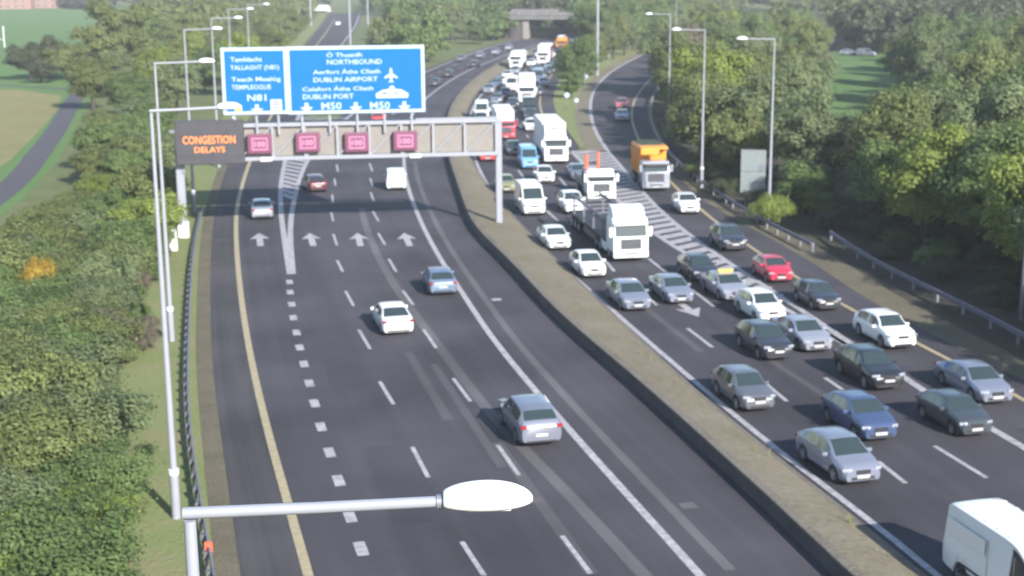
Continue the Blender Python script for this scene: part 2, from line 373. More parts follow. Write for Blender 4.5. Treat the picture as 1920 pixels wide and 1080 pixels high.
asph_r = curve([(1920,715),(1800,655),(1700,603),(1600,548),(1530,495),(1430,440),(1330,385),(1275,335),(1235,275),(1213,225),(1212,195),(1228,165),(1268,130),(1330,98),(1400,72),(1450,55)], 55)
ZR = 0.04; ZM = 0.05
# far-side carriageway (traffic going away)
main_left = cut(asph_l, -50, 150) + offset(cut(gore_r, 165, 900), -1.4)
road_away = tag(strip('road', resample(main_left, 200), resample(barr, 200), ZR, M['asphalt'], nl=20), kind='structure')
slip_a = cut(asph_l, 95, 900)
road_exit = tag(strip('exit_road', slip_a, offset(gore_l, 1.0), ZR - 0.012, M['asphalt2'], nl=8), kind='structure')
sh = strip('hard_shoulder', asph_l[:], offset(yell_l, 0), ZR + 0.004, M['shoulder'], road_away, nl=4)
# near-side carriageway (queue)
rm_right = cut(offset(gor2_l[:], 0), 40, 150)
rm_right = [Vector((24, 0)), Vector((20.5, 40))] + rm_right + cut(asph_m, 158, 900)
road_queue = tag(strip('road', resample(med_r, 160), resample(relax(rm_right, 3), 160), ZR, M['asphalt2'], nl=14), kind='structure')
sb_left = [Vector((23, 0)), Vector((17, 50))] + offset(gor2_l, -1.2)[:-1] + slip_l[1:]
road_merge = tag(strip('merging_road', resample(sb_left, 160), resample(asph_r, 160), ZR - 0.012, M['asphalt'], nl=10), kind='structure')
# verges
tag(strip('gravel_verge', offset(asph_l, -0.85), offset(asph_l, 0.15), 0.028, M['gravel'], nl=3), kind='structure')
tag(strip('grass_verge', offset(asph_l, -4.6), offset(asph_l, -0.85), 0.02, M['verge_green'], nl=3), kind='structure')
tag(strip('dusty_verge', offset(cut(asph_r, -60, 112), 2.2), offset(cut(asph_r, -60, 112), -0.2), 0.024, M['gravel'], nl=4), kind='structure')
tag(strip('dusty_verge', offset(cut(asph_r, 112, 900), 1.0), offset(cut(asph_r, 112, 900), -0.2), 0.024, M['gravel'], nl=3), kind='structure')
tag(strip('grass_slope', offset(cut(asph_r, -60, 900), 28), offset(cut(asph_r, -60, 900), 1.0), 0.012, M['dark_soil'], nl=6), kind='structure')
tag(strip('island_verge', offset(cut(slip_l, 150, 700), -2.2), offset(cut(slip_l, 150, 700), 0.1), 0.03, M['soil'], nl=3), kind='structure')
wd = strip('traffic_island', cut(asph_m, 160, 420), offset(cut(slip_l, 160, 420), -1.2), 0.022, M['verge_green'], nl=4); tag(wd, kind='structure')
# median: raised planted strip with a low wall
def med_z(s): return 0.60 - 0.46 * s + 0.10 * math.sin(s * math.pi)
medL = offset(barr, 0.38)
median = tag(strip('median', resample(medL, 160), resample(offset(med_r, -0.22), 160), med_z, M['soil'], nl=6), kind='structure')
def section_run(name, p, prof, m, parent, step=3.0):
    """prof: closed outline of (offset to the right, z), carried along p"""
    n = max(3, int(sum((b - a).length for a, b in zip(p, p[1:])) / step)); q = resample(p, n); v = []; f = []; k = len(prof)
    cols = [offset(q, d) for d, _ in prof]
    for i in range(n):
        for j in range(k): v.append((cols[j][i].x, cols[j][i].y, prof[j][1]))
    for i in range(n - 1):
        for j in range(k): f.append((i*k+j, i*k+(j+1) % k, (i+1)*k+(j+1) % k, (i+1)*k+j))
    f.append(tuple(range(k))[::-1]); f.append(tuple((n-1)*k + j for j in range(k)))
    bm = bmesh.new(); me = mesh_py(name, v, f); bm.from_mesh(me); bmesh.ops.recalc_face_normals(bm, faces=bm.faces[:]); bm.to_mesh(me); bm.free()
    return obj(name, me, m, parent)
wall = section_run('retaining_wall', barr, [(0, 0), (0.05, 0.60), (0.30, 0.60), (0.32, 0.0)], M['concrete_dark'], None)  # wall colour darkened to carry the shade on its face
section_run('coping', barr, [(0.02, 0.603), (0.02, 0.67), (0.05, 0.69), (0.40, 0.69), (0.42, 0.603)], M['soil_edge'], wall)
tag(wall, 'low concrete wall darkened for its shaded face along the planted median', 'wall')
k_ = section_run('kerb', med_r, [(-0.24, 0), (-0.24, 0.15), (-0.03, 0.15), (0.0, 0.11), (0.02, 0.0)], M['soil_edge'], median)
rgw = random.Random(12); mp = resample(cut(medL, 44, 200), 400)
wm = bmesh.new()
for k in range(260):
    c = rgw.choice(mp); t = tangent(mp, c); n = Vector((t.y, -t.x)); c = c + n * rgw.uniform(.1, 1.9)
    for b in range(5):
        a = rgw.uniform(0, 6.28); h = rgw.uniform(.08, .3); d = Vector((math.cos(a), math.sin(a), 0)) * rgw.uniform(.03, .12); z0 = .12
        wv = [wm.verts.new((c.x - d.y * .3, c.y + d.x * .3, z0)), wm.verts.new((c.x + d.y * .3, c.y - d.x * .3, z0)), wm.verts.new((c.x + d.x, c.y + d.y, z0 + h + .5 * rgw.random()))]; wm.faces.new(wv)
tag(obj('weeds', bm_mesh(wm, 'weeds'), M['verge_green']), 'thin dry weeds growing along the planted median', 'weeds', kind='stuff')
# markings
line('edge_line', yell_l, 0.34, ZM, M['yellow_line'], road_away)
line('edge_line', white_r, 0.34, ZM, M['white_line'], road_away)
line('asphalt_seam', offset(cut(white_r, 40, 150), 1.15), 0.42, ZM - 0.004, M['seam'], road_away)
line('edge_line', gore_l, 0.42, ZM, M['white_line'], road_exit).location.z = 0.0
line('edge_line', gore_r, 0.42, ZM + 0.004, M['white_line'], road_away)
line('edge_line', whit_m, 0.30, ZM, M['white_line'], road_queue)
line('edge_line', yell_m, 0.25, ZM, M['yellow_line'], road_queue)
line('edge_line', slip_l, 0.45, ZM, M['white_line'], road_merge)
line('edge_line', gor2_l, 0.40, ZM, M['white_line'], road_queue)
line('edge_line', gor2_r, 0.40, ZM + 0.003, M['white_line'], road_merge)
line('edge_line', yell_r, 0.30, ZM, M['yellow_line'], road_merge)
def dash(a, b, wd, m, parent, name='lane_dash', z=None):
    ZM = z or 0.05
    a = Vector(a[:2]); b = Vector(b[:2]); t = (b - a).normalized(); n = Vector((t.y, -t.x)) * wd / 2
    o = obj(name, mesh_py(name, [(*(a - n), ZM), (*(a + n), ZM), (*(b + n), ZM), (*(b - n), ZM)], [(0, 1, 2, 3)]), m, parent)
    return o
def pdash(x0, y0, x1, y1, wd, parent): dash(G(x0, y0), G(x1, y1), wd, M['white_line'], parent)
for x, y in [(543,530),(544,549),(547,572),(550,597),(556,625),(562,653),(570,684),(580,720),(590,758),(602,802),(618,850),(635,903),(656,970),(677,1031)]:
    c = G(x, y); t = tangent(yell_l, c); dash(c.xy - t * 0.62, c.xy + t * 0.62, 0.42, M['white_line'], road_away)
for d in [(908,1082,866,1018),(803,897,773,840),(738,760,712,717),(694,656,673,620),(663,575,648,547),(643,511,632,489),(632,461,625,440),(625,416,621,399),(624,380,623,366),(629,349,627,336),(634,323,631,309)]: pdash(*d, 0.19, road_away)
for d in [(1107,1078,1054,1007),(973,893,933,836),(882,754,850,711),(818,654,794,619),(775,573,755,546),(743,511,729,487),(722,460,709,438),(710,416,699,397),(701,378,695,362),(699,350,694,335),(698,322,693,307)]: pdash(*d, 0.19, road_away)
# patched band under the second lane line
bandL = curve([(1300,1080),(1150,930),(1010,800),(880,650),(790,540),(735,450),(712,390)], 0, 4)
line('asphalt_seam', offset(bandL, -1.6), 0.55, ZM - 0.004, M['seam'], road_away)
for d in [(1920,1052,1858,1005),(1698,908,1646,867),(1475,754,1436,721),(1336,653,1289,617),(1232,574,1211,556),(1152,510,1131,485),(1046,415,1025,396),(985,338,972,320)]: pdash(*d, 0.22, road_queue)
for d in [(2010,990,1930,945),(1850,898,1752,838),(1592,741,1547,710),(1338,576,1297,544),(1248,511,1216,486),(1118,408,1100,392),(1062,350,1048,333)]: pdash(*d, 0.22, road_queue)
for d in [(1935,850,1850,800),(1742,741,1688,704),(1612,663,1558,628)]: pdash(*d, 0.42, road_queue)
def auto_dashes(p, y0, y1, wd, parent, mod=10.2, ln=3.6):
    q = resample(p, int(sum((b - a).length for a, b in zip(p, p[1:])))); s = 0
    q = cut(q, y0, y1); k = 0
    while k + ln < len(q) - 1:
        dash(q[int(k)], q[int(k + ln)], wd, M['white_line'], parent); k += mod
auto_dashes(lineA, 160, 400, 0.2, road_queue); auto_dashes(lineB, 160, 400, 0.2, road_queue)
LL2 = relax([a.lerp(b, 1/3) for a, b in zip(resample(cut(gore_r, 150, 450), 80), resample(cut(white_r, 150, 450), 80))], 4)
LL3 = relax([a.lerp(b, 2/3) for a, b in zip(resample(cut(gore_r, 150, 450), 80), resample(cut(white_r, 150, 450), 80))], 4)
auto_dashes(LL2, 158, 430, 0.2, road_away); auto_dashes(LL3, 158, 430, 0.2, road_away)
# hatching in the two gores
GA = resample(cut(gore_l, 118, 200), 30); GB = resample(cut(gore_r, 118, 200), 30)
for k in range(3, 29):
    a, b = GA[k], GB[max(k - 1, 0)]
    if (b - a).length > 0.9: dash(a, b, 0.8, M['white_line'], road_away, 'hatch_bar', 0.058)
HA = resample(cut(gor2_l, 74, 157), 40); HB = resample(cut(gor2_r, 74, 158), 40)
for k in range(4, 40):
    a, b = HA[k], HB[min(k + 1, 39)]
    if (b - a).length > 0.8: dash(a, b, 1.12, M['white_line'], road_queue, 'hatch_bar', 0.056)
# lane arrows
def arrow(c, t, parent, L=5.0, wd=1.25):
    t = Vector(t[:2]).normalized(); n = Vector((t.y, -t.x)); c = Vector(c[:2])
    P = [(-L/2, -0.24), (-L/2, 0.24), (L*0.08, 0.24), (L*0.02, wd/2), (L/2, 0), (L*0.02, -wd/2), (L*0.08, -0.24)]
    obj('arrow_marking', mesh_py('arrow_marking', [(*(c + t * a + n * b), ZM + 0.002) for a, b in P], [tuple(range(7))]), M['white_line'], parent)
for x, y in [(487,450),(584,450),(673,450),(763,450)]:
    arrow(G(x, y), tangent(white_r if x > 600 else yell_l, G(x, y)), road_away, 5.4, 1.5)
arrow(G(1288, 579), -tangent(lineB, G(1288, 579)), road_queue, 4.5, 1.6)
for (x, y, ln, wd_) in [(745, 905, 9, 1.7), (640, 700, 6, 1.5), (1010, 940, 14, .5), (800, 720, 12, .45), (870, 770, 16, .4), (930, 1000, 8, 1.9)]:
    c = G(x, y); t = tangent(white_r, c); dash(c.xy - t * ln / 2, c.xy + t * ln / 2, wd_, M['patch' if wd_ > 1 else 'seam2'], road_away, 'repair_patch', 0.044)
for (x, y, ln, wd_) in [(1330, 700, 10, 1.2), (1600, 930, 8, 1.0), (1480, 700, 9, .4), (1250, 610, 12, .4)]:
    c = G(x, y); t = tangent(lineA, c); dash(c.xy - t * ln / 2, c.xy + t * ln / 2, wd_, M['patch' if wd_ > .9 else 'seam2'], road_queue, 'repair_patch', 0.044)
for x, y in [(931, 563), (1005, 940), (1290, 950), (852, 384), (1205, 665)]:
    c = G(x, y); t = tangent(white_r, c); dash(c.xy - t * .3, c.xy + t * .3, .6, M['white_line'] if x in (931,) else M['seam'], road_away if x < 1150 else road_queue, 'drain_cover')
dash(G(392, 451), G(430, 451), 0.5, M['seam'], road_away, 'drain_cover')

# fields, path
path_c = curve([(-160,470),(-80,420),(0,366),(40,330),(75,285),(105,245),(128,205),(150,170)], 0, 4)
tag(strip('path', offset(path_c, -1.35), offset(path_c, 1.35), 0.03, M['path'], nl=3), kind='structure')
cross = curve([(-200,152),(0,160),(80,165),(175,172)], 0, 2)
tag(line('path', cross, 1.6, 0.026, M['path'], None), kind='structure')
tag(poly_sheet('field', gl([(-300,176),(-100,166),(40,169),(115,180),(108,206),(62,258),(20,300),(-60,350),(-300,430)]), 0.02, M['stubble']), kind='structure')
tag(poly_sheet('meadow', gl([(-500,560),(-100,480),(45,372),(110,300),(180,170),(200,120),(330,60),(420,12),(-500,8)]), 0.008, M['meadow']), kind='structure')
tag(poly_sheet('field', gl([(1500,215),(1760,240),(2600,300),(2600,60),(1900,80),(1560,95)]), 0.016, M['meadow']), kind='structure')

# ------------------------------------------------------------------ morning haze
hz = box('haze', (0, 1700, 12.5), (5200, 4700, 27), None)
tag(hz, kind='stuff')
hm = bpy.data.materials.new('haze'); hm.use_nodes = True; hn = hm.node_tree; hn.nodes.clear()
ho = hn.nodes.new('ShaderNodeOutputMaterial'); hv = hn.nodes.new('ShaderNodeVolumePrincipled')
hv.inputs['Color'].default_value = (0.92, 0.95, 1.0, 1); hv.inputs['Density'].default_value = 0.00026; hv.inputs['Anisotropy'].default_value = 0.0
hn.links.new(hv.outputs[0], ho.inputs['Volume']); hz.data.materials.append(hm)
# ------------------------------------------------------------------ guardrails
def guardrail(p, label, spacing, hgt=0.62, post_m=None, side=1, rail_m=None, twin=False):
    root = empty('guardrail', (p[0].x, p[0].y, 0), 0, label, 'guardrail', 'crash barriers along the road edges')
    o = Vector((p[0].x, p[0].y)); q = [a - o for a in p]
    prof = [(-0.02, hgt - 0.16), (0.05, hgt - 0.12), (0.05, hgt - 0.04), (-0.01, hgt), (0.05, hgt + 0.04), (0.05, hgt + 0.12), (-0.02, hgt + 0.16), (-0.04, hgt + 0.16), (-0.03, hgt), (-0.04, hgt - 0.16)]
    prof = [(a * side, b) for a, b in prof]
    section_run('rail', q, prof, rail_m or M['galv'], root, 2.0)
    n = int(sum((b - a).length for a, b in zip(q, q[1:])) / spacing) + 1
    pm = None
    for c, t in zip(resample(q, n), [tangent(q, c) for c in resample(q, n)]):
        if pm is None:
            bm = bmesh.new(); add_box(bm, (0, 0, (hgt + 0.1) / 2), (0.16, 0.12, hgt + 0.1)); add_box(bm, (0, 0.0, hgt), (0.2, 0.16, 0.2)); pm = bm_mesh(bm, 'rail_post')
        po = obj('rail_post', pm, post_m or M['galv'], root); po.location = (c.x - 0.12 * side * t.y, c.y + 0.12 * side * t.x, 0); po.rotation_euler.z = math.atan2(t.y, t.x)
    return root
rl = curve([(397,1080),(385,1020),(370,920),(357,830),(352,740),(355,650),(358,560),(365,480),(381,402)], 30)
gr = guardrail(rl, 'long steel guardrail with close posts beside the gravel hard shoulder edge', 1.6, 0.60, M['galv_dark'], 1, M['galv_dark'])
e0 = rl[0]; c = G(388, 1062); t = tangent(rl, c)
box('reflector', (c.x - e0.x + 0.1, c.y - e0.y, 0.72), (0.26, 0.1, 0.34), M['red_reflect'], gr)
rr1 = curve([(1520,474),(1420,421),(1330,362),(1262,305),(1228,255),(1218,215),(1222,190),(1240,160)], 0, 3)
guardrail(rr1, 'bowed guardrail on short posts behind the orange tipper truck, ending near the red car', 2.4, 0.62, M['galv'], -1, M['galv_dark'])
rr2 = curve([(2100,745),(1920,655),(1880,630),(1760,570),(1640,508),(1555,452)], 10, 3)
guardrail(rr2, 'guardrail under the dark trees with a ramped far end', 3.2, 0.66, M['galv'], -1, M['galv_dark'])

# ------------------------------------------------------------------ street lamps
def lamp_mesh_parts(H, arm):
    root = empty('street_lamp', (0, 0, 0))
    bm = bmesh.new(); add_tube(bm, [(0, 0, 0), (0, 0, 1.75)], [0.17, 0.17], 14); obj('base_compartment', bm_mesh(bm, 'base_compartment', True, 50), M['pale_paint'], root)
    bm = bmesh.new(); add_tube(bm, [(0, 0, 1.75), (0, 0, 1.95)], [0.19, 0.19], 14); obj('collar', bm_mesh(bm, 'collar', True, 50), M['white_plastic'], root)
    tube('pole', [(0, 0, 1.95), (0, 0, H - 0.07)], [0.13, 0.056], M['pale_paint'], root, 14)
    tube('arm', [(-0.055, 0, H), (arm * 0.5, 0, H + 0.02), (arm, 0, H + 0.05)], [0.056, 0.054, 0.052], M['pale_paint'], root, 12)
    # lantern: flattened teardrop with a flat glass underside
    bm = bmesh.new(); n = 24; K_ = [(0, .055, .055), (.04, .11, .10), (.2, .16, .155), (.42, .19, .185), (.62, .165, .16), (.76, .105, .10), (.82, .03, .03)]
    st = []
    for q_ in np.concatenate([[0, .02, .05], np.linspace(.1, .74, 12), [.78, .80, .815, .82]]):
        q_ = float(q_); e_ = math.sqrt(max(0, 1 - ((q_ - .40) / .425) ** 2))
        st.append((q_, max(.03, .05 + .14 * e_ if q_ < .4 else .19 * e_), max(.03, .05 + .135 * e_ if q_ < .4 else .185 * e_)))
    rings = []
    for x, hw, hh in st:
        ring = []
        for k in range(n):
            a = 2 * math.pi * k / n; zz = math.sin(a) * hh
            ring.append(bm.verts.new((arm + x, math.cos(a) * hw, H + 0.05 + (zz if zz > 0 else zz * 0.45))))
        rings.append(ring)
    for a, b in zip(rings, rings[1:]):
        for k in range(n): bm.faces.new((a[k], a[(k+1) % n], b[(k+1) % n], b[k]))
    bm.faces.new(rings[0]); bm.faces.new(rings[-1])
    head = obj('lantern', bm_mesh(bm, 'lantern', True, 60), M['white_plastic'], root)
    bm = bmesh.new(); add_tube(bm, [(arm - .06, 0, H + 0.048), (arm + .05, 0, H + 0.05)], .066, 12); obj('clamp', bm_mesh(bm, 'clamp', True, 50), M['galv'], head)
    box('hinge', (arm + .10, 0, H + .135), (.12, .16, .02), M['galv_dark'], head)
    bm = bmesh.new(); add_box(bm, (arm + 0.42, 0, H + 0.05 - 0.062), (0.40, 0.20, 0.03), 0.01); obj('lamp_glass', bm_mesh(bm, 'lamp_glass', True), M['lens'], head)
    return root
LampH = 15.2
lampA = lamp_mesh_parts(LampH, 2.30); used = []
def place_lamp(proto, x, y, rz, label, group):
    o = proto if proto not in used else copy_tree(proto)
    used.append(proto); o.location = (x, y, 0); o.rotation_euler = (0, 0, rz); tag(o, label, 'street lamp', group)
    return o
lA = [((355, 962), 'near street lamp whose white lantern hangs over the short dashed lane'), ((283, 208), 'tall street lamp casting its shadow on the grass, lantern before the blue exit panel'),
      ((290, 119), 'street lamp standing just beyond the one with the grass shadow, beside the dark message sign'), ((345, 56), 'street lamp rising behind the dark message sign, arm above the shrubs'),
      ((396, 35), 'slim distant street lamp seen just outside the blue sign edge'), ((428, 18), 'far street lamp beyond the blue sign, second from the exit road trees'), ((463, 9), 'farthest street lamp before the exit road trees')]
for (px, py), lb in lA:
    p = G(px, py, LampH); t = tangent(asph_l, p); place_lamp(lampA, p.x, p.y, (R_(3.0) if py > 900 else math.atan2(-t.x, t.y)), lb, 'street lamps along the exit side verge')
lampB = lamp_mesh_parts(14.4, 2.2)
for (px, py), lb in [((1441, 412), 'street lamp with a clear white base rising out of the shrubs near the sign back'), ((1315, 352), 'street lamp beside the curved guardrail behind the orange tipper truck'),
                     ((1253, 250), 'street lamp at the dark tree edge where the slip road bends'), ((1266, 150), 'most distant street lamp of the pair by the slip road')]:
    p = G(px, py); t = tangent(yell_r, p); place_lamp(lampB, p.x, p.y, math.pi + math.atan2(-t.x, t.y) * 0.5, lb, 'street lamps along the slip road')
def mast(x, y, H, r, label, head=True, lattice=False):
    root = empty('mast', (x, y, 0), 0, label, 'mast')
    tube('pole', [(0, 0, 0), (0, 0, H)], [r, r * 0.7], M['pale_paint'], root, 10)
    if head:
        box('camera_housing', (0, -0.3, H + 0.1), (0.5, 0.6, 0.4), M['white_plastic'], root, 0.05)
    return root
p = G(1120, 142); mast(p.x, p.y, 19, 0.28, 'thick pale mast standing on the wooded island between carriageway and slip road')
p = G(583, 48); mast(p.x, p.y, 16, 0.35, 'twin-look pale mast beside the exit road tree line')
p = G(657, 84); mast(p.x, p.y, 16, 0.3, 'grey mast on the grass between exit road and main road', False)
p = G(690, 46); mast(p.x, p.y, 14, 0.3, 'distant mast beside the junction above the blue sign', False)

# ------------------------------------------------------------------ gantry with its signs
GA0 = Vector((-25.6, 106.0, 0)); GB0 = Vector((-0.9, 109.2, 0)); ge = (GB0 - GA0).normalized(); gang = math.atan2(ge.y, ge.x); GL = (GB0 - GA0).length
gan = empty('gantry', GA0, gang, 'pale lattice steel gantry spanning the lanes below the blue signs', 'gantry')
zb, zt, dp = 6.0, 8.55, 1.3
x0 = 5.15
def gx(px): # distance along the gantry of a photo column at beam height
    p = G(px, 258, 7.2); q = (p - GA0); return q.dot(ge)
box('leg', (GL, dp / 2, zt / 2 + 0.05), (0.5, 0.5, zt + 0.1), M['pale_paint'], gan, 0.06)
box('leg', (0.55, dp / 2, 3.0), (0.62, 0.62, 6.0), M['pale_paint'], gan, 0.06)
box('leg_base', (GL, dp / 2, 0.1), (1.0, 1.0, 0.5), M['concrete'], gan, 0.05)
box('leg_base', (0.55, dp / 2, 0.6), (0.8, 0.8, 1.2), M['white_plastic'], gan, 0.05)
for yy in (0, dp):
    for z in (zb, zt): box('chord', ((x0 - 4.8 + GL) / 2, yy, z), (GL - x0 + 4.8, 0.26, 0.30), M['pale_paint'], gan, 0.03)
nb = 8; bay = (GL - 0.25 - x0) / nb
for k in range(nb + 1):
    xx = x0 + k * bay
    if k < nb or True:
        box('upright', (xx, -0.005, (zb + zt) / 2), (0.17, 0.17, zt - zb - 0.30), M['pale_paint'], gan)
        box('cross_tie', (xx, dp / 2, zt + 0.02), (0.12, dp - 0.26, 0.12), M['galv'], gan)
    if k < nb:
        box('infill_panel', (xx + bay / 2, 0.20, (zb + zt) / 2), (bay - 0.08, 0.04, zt - zb - 0.34), M['beige'], gan)
        a = Vector((xx + 0.1, 0.02, zb + 0.16)); b = Vector((xx + bay - 0.1, 0.02, zt - 0.16))
        tube('diagonal', [a, b], 0.065, M['pale_paint'], gan, 8)
        tube('diagonal', [(xx + 0.1, dp * 0.5, zb + 0.02), (xx + bay - 0.1, dp * 0.5, zb + 0.04)], 0.05, M['galv'], gan, 6)
box('walkway', ((x0 + GL) / 2, dp / 2, zb - 0.12), (GL - x0 - 0.6, dp - 0.3, 0.06), M['galv_dark'], gan)
for xx in (x0 + 1.9, x0 + 13.2): box('floodlight', (xx, -0.3, zb - 0.02), (0.9, 0.45, 0.28), M['white_plastic'], gan, 0.06)
def local_root(name, xx, yy, z, label, cat, group=None):
    p = GA0 + ge * xx + Vector((-ge.y, ge.x, 0)) * yy; p.z = z
    return empty(name, p, gang, label, cat, group)
def put_text(root, s, x, z, h, wd, m, y=-0.08, centre=False, name='lettering'):
    o = obj(name, text_mesh(s, h, wd), m, root)
    o.rotation_euler = (R_(90), 0, 0); o.location = (x - (wd / 2 if centre else 0), y, z)
    return o
def flat(root, name, pts, m, y=-0.08, th=0.02):
    return prism(name, pts, y - th, y, m, root, smooth_=False)
def down_arrow(root, x, z, m):
    flat(root, 'arrow', [(x - .14, z + .62), (x + .14, z + .62), (x + .14, z + .3), (x + .48, z + .3), (x, z - .12), (x - .48, z + .3), (x - .14, z + .3)], m)
def px_at(px, py):      # photo point -> distance along and height on the sign face
    d = _f + _r * (px - 960) / FPX + _u * (540 - py) / FPX
    nrm = Vector((-ge.y, ge.x, 0)); o = GA0 + nrm * (-0.35); D = Vector(d); C0 = Vector((0, 0, CAM_H))
    t = (o - C0).dot(nrm) / D.dot(nrm); q = C0 + D * t; return (q - GA0).dot(ge), q.z
def sign(px0, px1, py0, py1, label):
    xa, za = px_at(px0, py1); xb, zc = px_at(px1, py0)
    W, H = xb - xa, zc - za
    r = local_root('direction_sign', xa, -0.35, za, label, 'road sign', 'blue direction signs on the gantry')
    box('border', (W/2, 0, H/2), (W, 0.10, H), M['sign_white'], r, 0.04)
    box('sign_face', (W/2, -0.045, H/2), (W - 0.5, 0.05, H - 0.5), M['sign_blue'], r, 0.02)
    box('sign_back', (W/2, 0.065, H/2), (W - 0.1, 0.03, H - 0.1), M['sign_back'], r)
    n = 3 if W < 7 else 5
    for k in range(n):
        box('sign_post', (W * (k + 0.5) / n, 0.20, (H + zt - za) / 2 - 0.4), (0.16, 0.16, H - (zt - za) + 0.6), M['pale_paint'], r)
    return r, W, H, xa, za
s1, W1, H1, xa1, za1 = sign(419, 537, 88, 216, 'smaller blue exit panel with white lettering on the gantry')
s2, W2, H2, xa2, za2 = sign(540.5, 795, 84, 215, 'wide blue panel lettered NORTHBOUND on the gantry')
def tx(r, xa, za, s, px0, px1, py0, py1, m=None):
    x0_, z0_ = px_at(px0, py1); x1_, z1_ = px_at(px1, py0)
    put_text(r, s, x0_ - xa, z0_ - za, z1_ - z0_, x1_ - x0_, m or M['sign_white'])
tx(s1, xa1, za1, 'Tamhlacht', 432, 491, 106, 116); tx(s1, xa1, za1, 'TALLAGHT (N81)', 432, 523, 121, 131)
tx(s1, xa1, za1, 'Teach Mealóg', 434, 526, 143, 153); tx(s1, xa1, za1, 'TEMPLEOGUE', 435, 508, 158, 168); tx(s1, xa1, za1, 'N81', 464, 499, 176, 189)
tx(s2, xa2, za2, 'Ó Thuaidh', 612, 679, 98, 107); tx(s2, xa2, za2, 'NORTHBOUND', 613, 716, 110, 121)
tx(s2, xa2, za2, 'Aerfort Átha Cliath', 587, 713, 129, 139); tx(s2, xa2, za2, 'DUBLIN AIRPORT', 588, 708, 143, 154)
tx(s2, xa2, za2, 'Calafort Átha Cliath', 567, 700, 161, 171); tx(s2, xa2, za2, 'DUBLIN PORT', 568, 663, 175, 186)
tx(s2, xa2, za2, 'M50', 603, 640, 191, 205); tx(s2, xa2, za2, 'M50', 694, 731, 190, 204)
for r, xa, za, px, py in ((s1, xa1, za1, 482, 205), (s2, xa2, za2, 575, 202), (s2, xa2, za2, 667, 201), (s2, xa2, za2, 758, 199)):
    x, z = px_at(px, py); down_arrow(r, x - xa, z - za - 0.25, M['sign_white'])
x, z = px_at(733, 141); x -= xa2; z -= za2      # aircraft symbol
flat(s2, 'aircraft_symbol', [(x, z + .62), (x + .1, z + .4), (x + .1, z + .15), (x + .5, z - .12), (x + .5, z - .25), (x + .1, z - .12), (x + .08, z - .4), (x + .25, z - .55), (x, z - .5), (x - .25, z - .55), (x - .08, z - .4), (x - .1, z - .12), (x - .5, z - .25), (x - .5, z - .12), (x - .1, z + .15), (x - .1, z + .4)], M['sign_white'])
x, z = px_at(735, 173); x -= xa2; z -= za2      # pale road-toll style plate
flat(s2, 'symbol_plate', [(x - 1.2, z - .42), (x + 1.2, z - .42), (x + 1.25, z - .1), (x + .7, z + .22), (x + .25, z + .25), (x + .12, z + .5), (x - .12, z + .5), (x - .25, z + .25), (x - .7, z + .2), (x - 1.25, z - .1)], M['sign_white'])
for dx, ww in ((-.55, .5), (.3, .28)): box('symbol_mark', (x + dx, -0.11, z - .05), (ww, 0.012, .14), M['galv_dark'], s2)
x, z = px_at(518, 197); x -= xa1; z -= za1
box('symbol_plate', (x, -0.085, z), (.85, 0.03, .85), M['sign_white'], s1, 0.01)
for dz in (-.2, .05, .25): box('symbol_mark', (x, -0.108, z + dz), (.5, 0.012, .09), M['pinkframe'], s1)
x, z = px_at(447, 203); box('symbol_plate', (x - xa1, -0.085, z - za1), (.5, 0.03, .45), M['yellow'], s1, 0.01)
# message sign
xa, za = px_at(331, 310); xb, zc = px_at(456, 225); Wv, Hv = xb - xa, zc - za
vm = local_root('message_sign', xa, -0.35, za, 'dark electronic message sign with two lines of amber words', 'message sign')
box('casing', (Wv/2, 0.25, Hv/2), (Wv, 0.7, Hv), M['vms'], vm, 0.06)
box('display_face', (Wv/2, -0.115, Hv/2 + .1), (Wv - 0.7, 0.04, Hv - 0.9), M['vms'], vm)
def tv(s, px0, px1, py0, py1):
    a0, b0 = px_at(px0, py1); a1, b1 = px_at(px1, py0); put_text(vm, s, a0 - xa, b0 - za, b1 - b0, a1 - a0, M['amber'], -0.14)
tv('CONGESTION', 343, 441, 253, 270); tv('DELAYS', 365, 422, 274, 286)
box('bracket', (Wv * 0.08, 0.75, -0.25), (0.25, 0.25, 1.0), M['galv'], vm)
# lane signals
for px, lb in ((487, 'lit pink lane signal nearest the dark message sign'), (577, 'lit pink lane signal second from the message sign'), (669, 'lit pink lane signal under the middle of the wide blue panel'), (760, 'lit pink lane signal nearest the gantry leg on the median')):
    xm, zm = px_at(px, 270 if px < 500 else 267 if px < 700 else 264)
    r = local_root('lane_signal', xm, -0.32, zm, lb, 'lane signal', 'lane signals on the gantry beam')
    box('casing', (0, 0.1, 0), (1.85, 0.3, 1.5), M['pinkframe'], r, 0.08, seg=2)
    box('display', (0, -0.07, 0), (1.62, 0.04, 1.25), M['pinkbox'], r)
    for a, b, sx, sz in ((0, .42, 1.1, .06), (0, -.42, 1.1, .06), (.55, 0, .06, .9), (-.55, 0, .06, .9)): box('lit_border', (a, -0.10, b), (sx, 0.015, sz), M['pinkpale'], r)
    put_text(r, '100', 0, -0.2, 0.4, 0.8, M['pinkpale'], -0.11, True)

